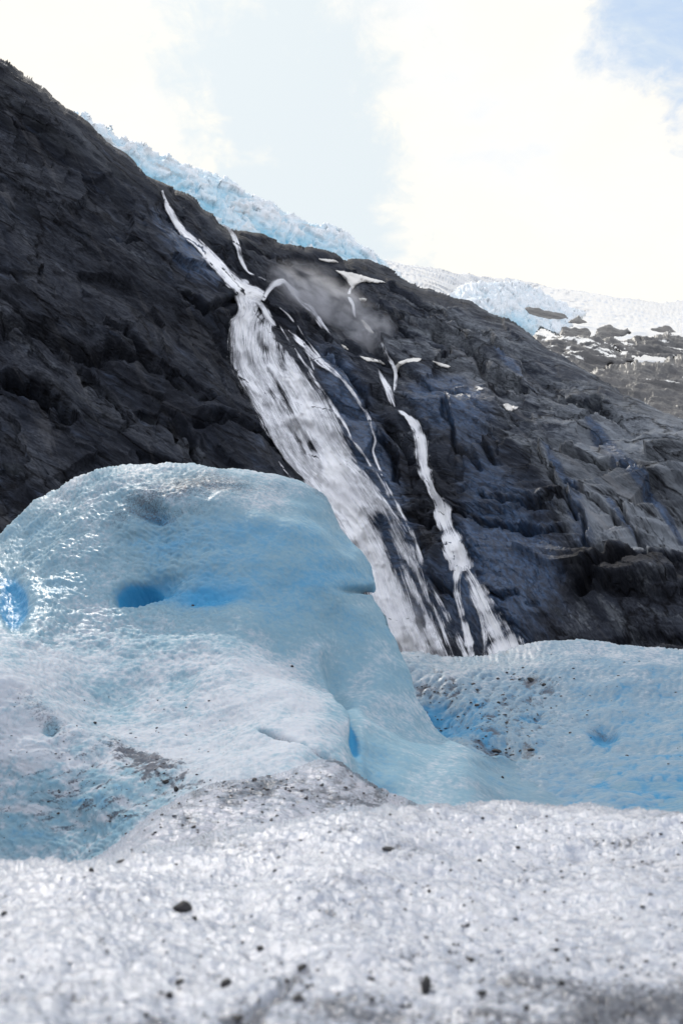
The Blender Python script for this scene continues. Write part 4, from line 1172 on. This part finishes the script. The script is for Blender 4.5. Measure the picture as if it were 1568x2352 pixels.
def glacier_surface():
    xs = np.concatenate([np.linspace(-34, -12, 60), np.linspace(-11.9, 12, 260), np.linspace(12.1, 34, 60)])
    ys = np.concatenate([np.linspace(-12, -1, 50), np.linspace(-0.9, 20, 230), np.linspace(20.2, 48, 90)])
    X, Y = np.meshgrid(xs, ys)
    low = -0.95 - 0.55 * ss(Y, 4.6, 6.5)
    side = -0.36 - 0.14 * ss(Y, 4.5, 7) + 1.6 * ss(Y, 8, 15) * ss(-X, 0, 1) + 1.5 * ss(Y, 10, 22) * ss(X, 0, 1) - 0.5 * (1 - ss(Y, -6, 0))
    w = ss(np.abs(X) - (0.375 * np.maximum(Y, 0) + 0.18), 0, 0.5 + 0.07 * np.maximum(Y, 0)); w = np.where(Y < 0.3, np.maximum(w, 1 - ss(Y, -1.2, 0.3)), w)
    z = low * (1 - w) + side * w
    z = z + w * (fbm(X / 2.6, Y / 2.6, 0, 4, 41) * 0.28 + fbm(X / .4, Y / .4, 0, 3, 42) * 0.04)
    f, _ = cups(np.stack([X.ravel(), Y.ravel(), 0 * X.ravel()], 1), 0.28, 0.28, 1, 9)
    z = z - 0.03 * f.reshape(X.shape) * w
    z = z - 9 * ss(Y, 36, 48) - 5 * ss(np.abs(X), 27, 34)
    z = z + CAM[2]
    I = np.arange(X.size).reshape(X.shape)
    Fc = np.stack([I[:-1, :-1].ravel(), I[:-1, 1:].ravel(), I[1:, 1:].ravel(), I[1:, :-1].ravel()], 1)
    n = X.size
    d = np.clip(0.12 + 0.4 * fbm(X / 1.5, Y / 1.5, 0, 4, 43), 0, 0.8).ravel()
    b = np.clip(0.02 + 0.3 * fbm(X / 2.0, Y / 2.0, 0, 3, 44) + 0.4 * ss(Y, 6, 12), 0, 1).ravel()
    o = mesh_obj('glacier_surface', np.stack([X, Y, z], -1).reshape(-1, 3), Fc, M_ice, dict(blue=b, dirt=d, matte=np.full(n, 0.8)))
    tag(o, kind='structure')


glacier_surface()
o = layer('ice_ground', A_SIL, [(2100, 2850), (-500, 2850)], Y_A, 0.35, 26, 0.9, 2.3, A_disp, A_attr, M_iceF, wb=60, key='A')
tag(o, kind='structure')

# ---------------------------------------------------------------- stones on the ice
def stone_mesh(seed, sx, sy, sz):
    import bmesh
    bm = bmesh.new(); bmesh.ops.create_icosphere(bm, subdivisions=4, radius=1)
    V = np.array([v.co[:] for v in bm.verts])
    r = np.random.RandomState(seed)
    # cut facets: a broken stone is an intersection of half spaces with worn edges
    k = 13
    Nn = r.normal(size=(k, 3)); Nn /= np.linalg.norm(Nn, axis=1)[:, None]; dd = r.uniform(0.62, 0.95, k)
    q = V @ Nn.T
    lim = np.where(q > 0.05, dd / np.maximum(q, 0.05), 9.0).min(1)
    V = V * np.minimum(lim, 1.0)[:, None]
    V = V * (1 + 0.05 * fbm(V[:, 0] * 3, V[:, 1] * 3, V[:, 2] * 3, 4, seed))[:, None]
    V *= np.array([sx, sy, sz])
    for v, c in zip(bm.verts, V): v.co = c
    me = bpy.data.meshes.new('stone'); bm.to_mesh(me); bm.free()
    me.polygons.foreach_set('use_smooth', np.ones(len(me.polygons), bool))
    me.materials.append(M_stone)
    return me


def stone(u, v, on, wpx, hpx, rot, label, seed, group='dark stones scattered on the ice'):
    h, nrm = hit(on, u, v)
    if h is None: return
    Y = h[1]; sx = wpx * Y / F / 2; sz = hpx * Y / F / 2
    o = bpy.data.objects.new('stone', stone_mesh(seed, sx, (sx + sz) / 2, sz)); COL.objects.link(o)
    o.location = h + nrm * sz * 0.25
    o.rotation_euler = (math.radians(10), math.radians(rot), random.Random(seed).uniform(-0.4, 0.4))
    tag(o, label, 'stone', group)


STONES = [
    (417, 2094, 'A', 44, 38, 10, 'biggest black angular stone on the foreground ice, toward the left'),
    (447, 2110, 'A', 15, 9, 0, 'small dark chip touching the right side of the biggest black stone'),
    (600, 2181, 'A', 19, 14, 15, 'dark pebble alone right of and below the biggest black stone'),
    (688, 2225, 'A', 30, 12, -28, 'flat slanting dark stone right of the lone pebble'),
    (657, 2255, 'A', 13, 14, 0, 'small round dark pebble just below the flat slanting stone'),
    (705, 2268, 'A', 13, 12, 0, 'small round dark pebble to the right of the dirt streak'),
    (520, 2261, 'A', 30, 20, -25, 'dark wedge-shaped stone near the lower frame edge, left of the dirt streak'),
    (412, 2257, 'A', 24, 13, -20, 'flat dark stone above its rounder neighbour at lower left'),
    (389, 2289, 'A', 18, 17, 0, 'round dark stone below a flat one at lower left'),
    (337, 2334, 'A', 12, 15, 10, 'dark pebble by the lower frame edge, left of all bigger stones'),
    (981, 2273, 'A', 20, 46, 8, 'tall upright dark stone in the lower middle of the foreground'),
    (1278, 2183, 'A', 16, 13, 20, 'dark pebble upper one of two in the right foreground'),
    (1303, 2207, 'A', 9, 14, 0, 'narrow dark sliver just below right of a pebble in the right foreground'),
    (1290, 2263, 'A', 17, 17, 0, 'round grey-black pebble beside bright glints in the lower right'),
    (1080, 2208, 'A', 20, 13, 0, 'dark oval pebble right of and above the tall upright stone'),
    (1072, 2128, 'A', 13, 9, 0, 'small dark pebble in the middle right of the foreground ridge'),
    (1105, 2284, 'A', 24, 15, -10, 'broad low dark stone right of the tall upright stone'),
    (850, 2250, 'A', 20, 11, 0, 'dark oval pebble left of the tall upright stone'),
    (855, 2299, 'A', 11, 14, 0, 'small dark pebble below an oval one in the lower middle'),
    (890, 1950, 'A', 32, 9, 4, 'long thin dark stone just beyond the crest trough of the foreground ridge'),
    (1188, 1947, 'A', 12, 7, 0, 'tiny dark stone near the crest on the right'),
    (210, 2001, 'A', 12, 13, 0, 'small dark stone under the left end of the foreground crest'),
    (277, 1981, 'A', 22, 11, -12, 'flat dark stone on the left foreground crest where the grey hump begins'),
    (10, 2100, 'A', 18, 11, 0, 'dark stone cut by the left edge of the frame'),
    (557, 2166, 'A', 8, 7, 0, 'speck-sized dark pebble left of the lone pebble'),
    (1210, 2317, 'A', 12, 16, 0, 'dark pebble near the lower frame edge in the right half'),
    (985, 2048, 'A', 9, 9, 0, 'speck-sized dark pebble high in the middle of the foreground ridge'),
    (545, 2340, 'A', 30, 14, 0, 'broad dark stone lying in the dirt streak at the lower frame edge'),
    (680, 2296, 'A', 34, 12, -30, 'long slanting dark stone lying in the dirt streak'),
    (444, 1901, 'B', 15, 8, -25, 'small flat dark stone on the near side of the grey hump'),
    (405, 1815, 'C', 12, 15, 0, 'dark stone in the dirty hollow left of the grey hump, lower one'),
    (381, 1796, 'C', 15, 10, 0, 'dark stone in the dirty hollow left of the grey hump, upper one'),
    (291, 1915, 'C', 7, 6, 0, 'tiny dark stone in the blue hollow by the rim of the grey hump'),
    (671, 1531, 'C', 8, 6, 0, 'tiny dark stone alone on the pale face of the biggest mound'),
    (443, 1391, 'C', 7, 5, 0, 'tiny dark stone below right of the large blue hollow'),
    (218, 1661, 'C', 8, 7, 0, 'tiny dark stone right of the little blue hole on the lower left flank'),
    (1153, 1787, 'C', 7, 8, 0, 'tiny dark stone on the smooth blue slope right of the groove'),
    (1218, 1723, 'E', 18, 9, 5, 'dark stone at the foot of the long low mound'),
    (1140, 1726, 'E', 22, 8, 5, 'flat dark stone at the foot of the long low mound, left of another'),
    (1222, 1563, 'E', 24, 9, 25, 'dark stone on the crest side of the long low mound, beside a smaller one'),
    (1248, 1574, 'E', 12, 9, 0, 'smaller dark stone beside a longer one on the long low mound'),
]
for i, (u, v, on, w, h, r, lab) in enumerate(STONES):
    stone(u, v, on, w, h, r, lab, 100 + i)


def grit(on, n, box, size, seed, mask, label=None):
    r = np.random.RandomState(seed)
    uu = r.uniform(box[0], box[2], n * 6); vv = r.uniform(box[1], box[3], n * 6)
    k = r.uniform(size=n * 6) < mask(uu, vv)
    uu = uu[k][:n]; vv = vv[k][:n]
    ico = np.array([(0, 0, 1), (.89, 0, .45), (.28, .85, .45), (-.72, .53, .45), (-.72, -.53, .45), (.28, -.85, .45), (.72, .53, -.45), (-.28, .85, -.45), (-.89, 0, -.45), (-.28, -.85, -.45), (.72, -.53, -.45), (0, 0, -1)])
    tf = np.array([(0, 1, 2), (0, 2, 3), (0, 3, 4), (0, 4, 5), (0, 5, 1), (1, 6, 2), (2, 7, 3), (3, 8, 4), (4, 9, 5), (5, 10, 1), (6, 7, 2), (7, 8, 3), (8, 9, 4), (9, 10, 5), (10, 6, 1), (11, 7, 6), (11, 8, 7), (11, 9, 8), (11, 10, 9), (11, 6, 10)])
    Vs, Fs = [], []
    for a, b in zip(uu, vv):
        h, nr = hit(on, a, b)
        if h is None: continue
        s = size * h[1] / F * (0.25 + 1.1 * r.uniform() ** 3)
        sc_ = np.array([r.uniform(.8, 1.6), r.uniform(.7, 1.3), r.uniform(.4, .9)]) * s / 2
        V = ico * sc_ * r.uniform(.75, 1.2, (12, 1))
        Fs.append(tf + 12 * len(Vs)); Vs.append(V + h)
    o = mesh_obj('grit', np.vstack(Vs), np.vstack(Fs), M_grit, smooth=False)
    tag(o, label, 'grit', kind='stuff')


grit('A', 2200, (0, 1860, 1568, 2352), 7, 1, lambda u, v: 0.06 + 0.8 * ss(v, 2100, 2350) * ss(u, 200, 900) * np.clip(0.4 + fbm(u / 70, v / 25, 0, 3, 5) * 1.4, 0, 1), 'loose dark grit sprinkled over the foreground ice')
grit('B', 700, (240, 1745, 1000, 1930), 7, 2, lambda u, v: 0.15 + 0.8 * blob(u, v, 570, 1805, 110, 25) + 0.6 * blob(u, v, 820, 1840, 130, 25), 'dark grit peppering the small grey hump')
grit('C', 420, (0, 1600, 520, 1970), 5, 3, lambda u, v: 0.08 + 0.9 * blob(u, v, 390, 1795, 90, 26, 26) + 0.3 * blob(u, v, 230, 1850, 160, 50), 'dark grit caught in the hollow below the biggest mound')
grit('E', 500, (930, 1500, 1568, 1760), 6.5, 4, lambda u, v: 0.04 + 0.9 * blob(u, v, 1225, 1570, 50, 16, 20) + 0.7 * blob(u, v, 1000, 1580, 80, 12, 4) + 0.8 * blob(u, v, 1150, 1728, 70, 10) + 0.35 * blob(u, v, 1150, 1640, 140, 50), 'dark grit in patches on the long low mound')
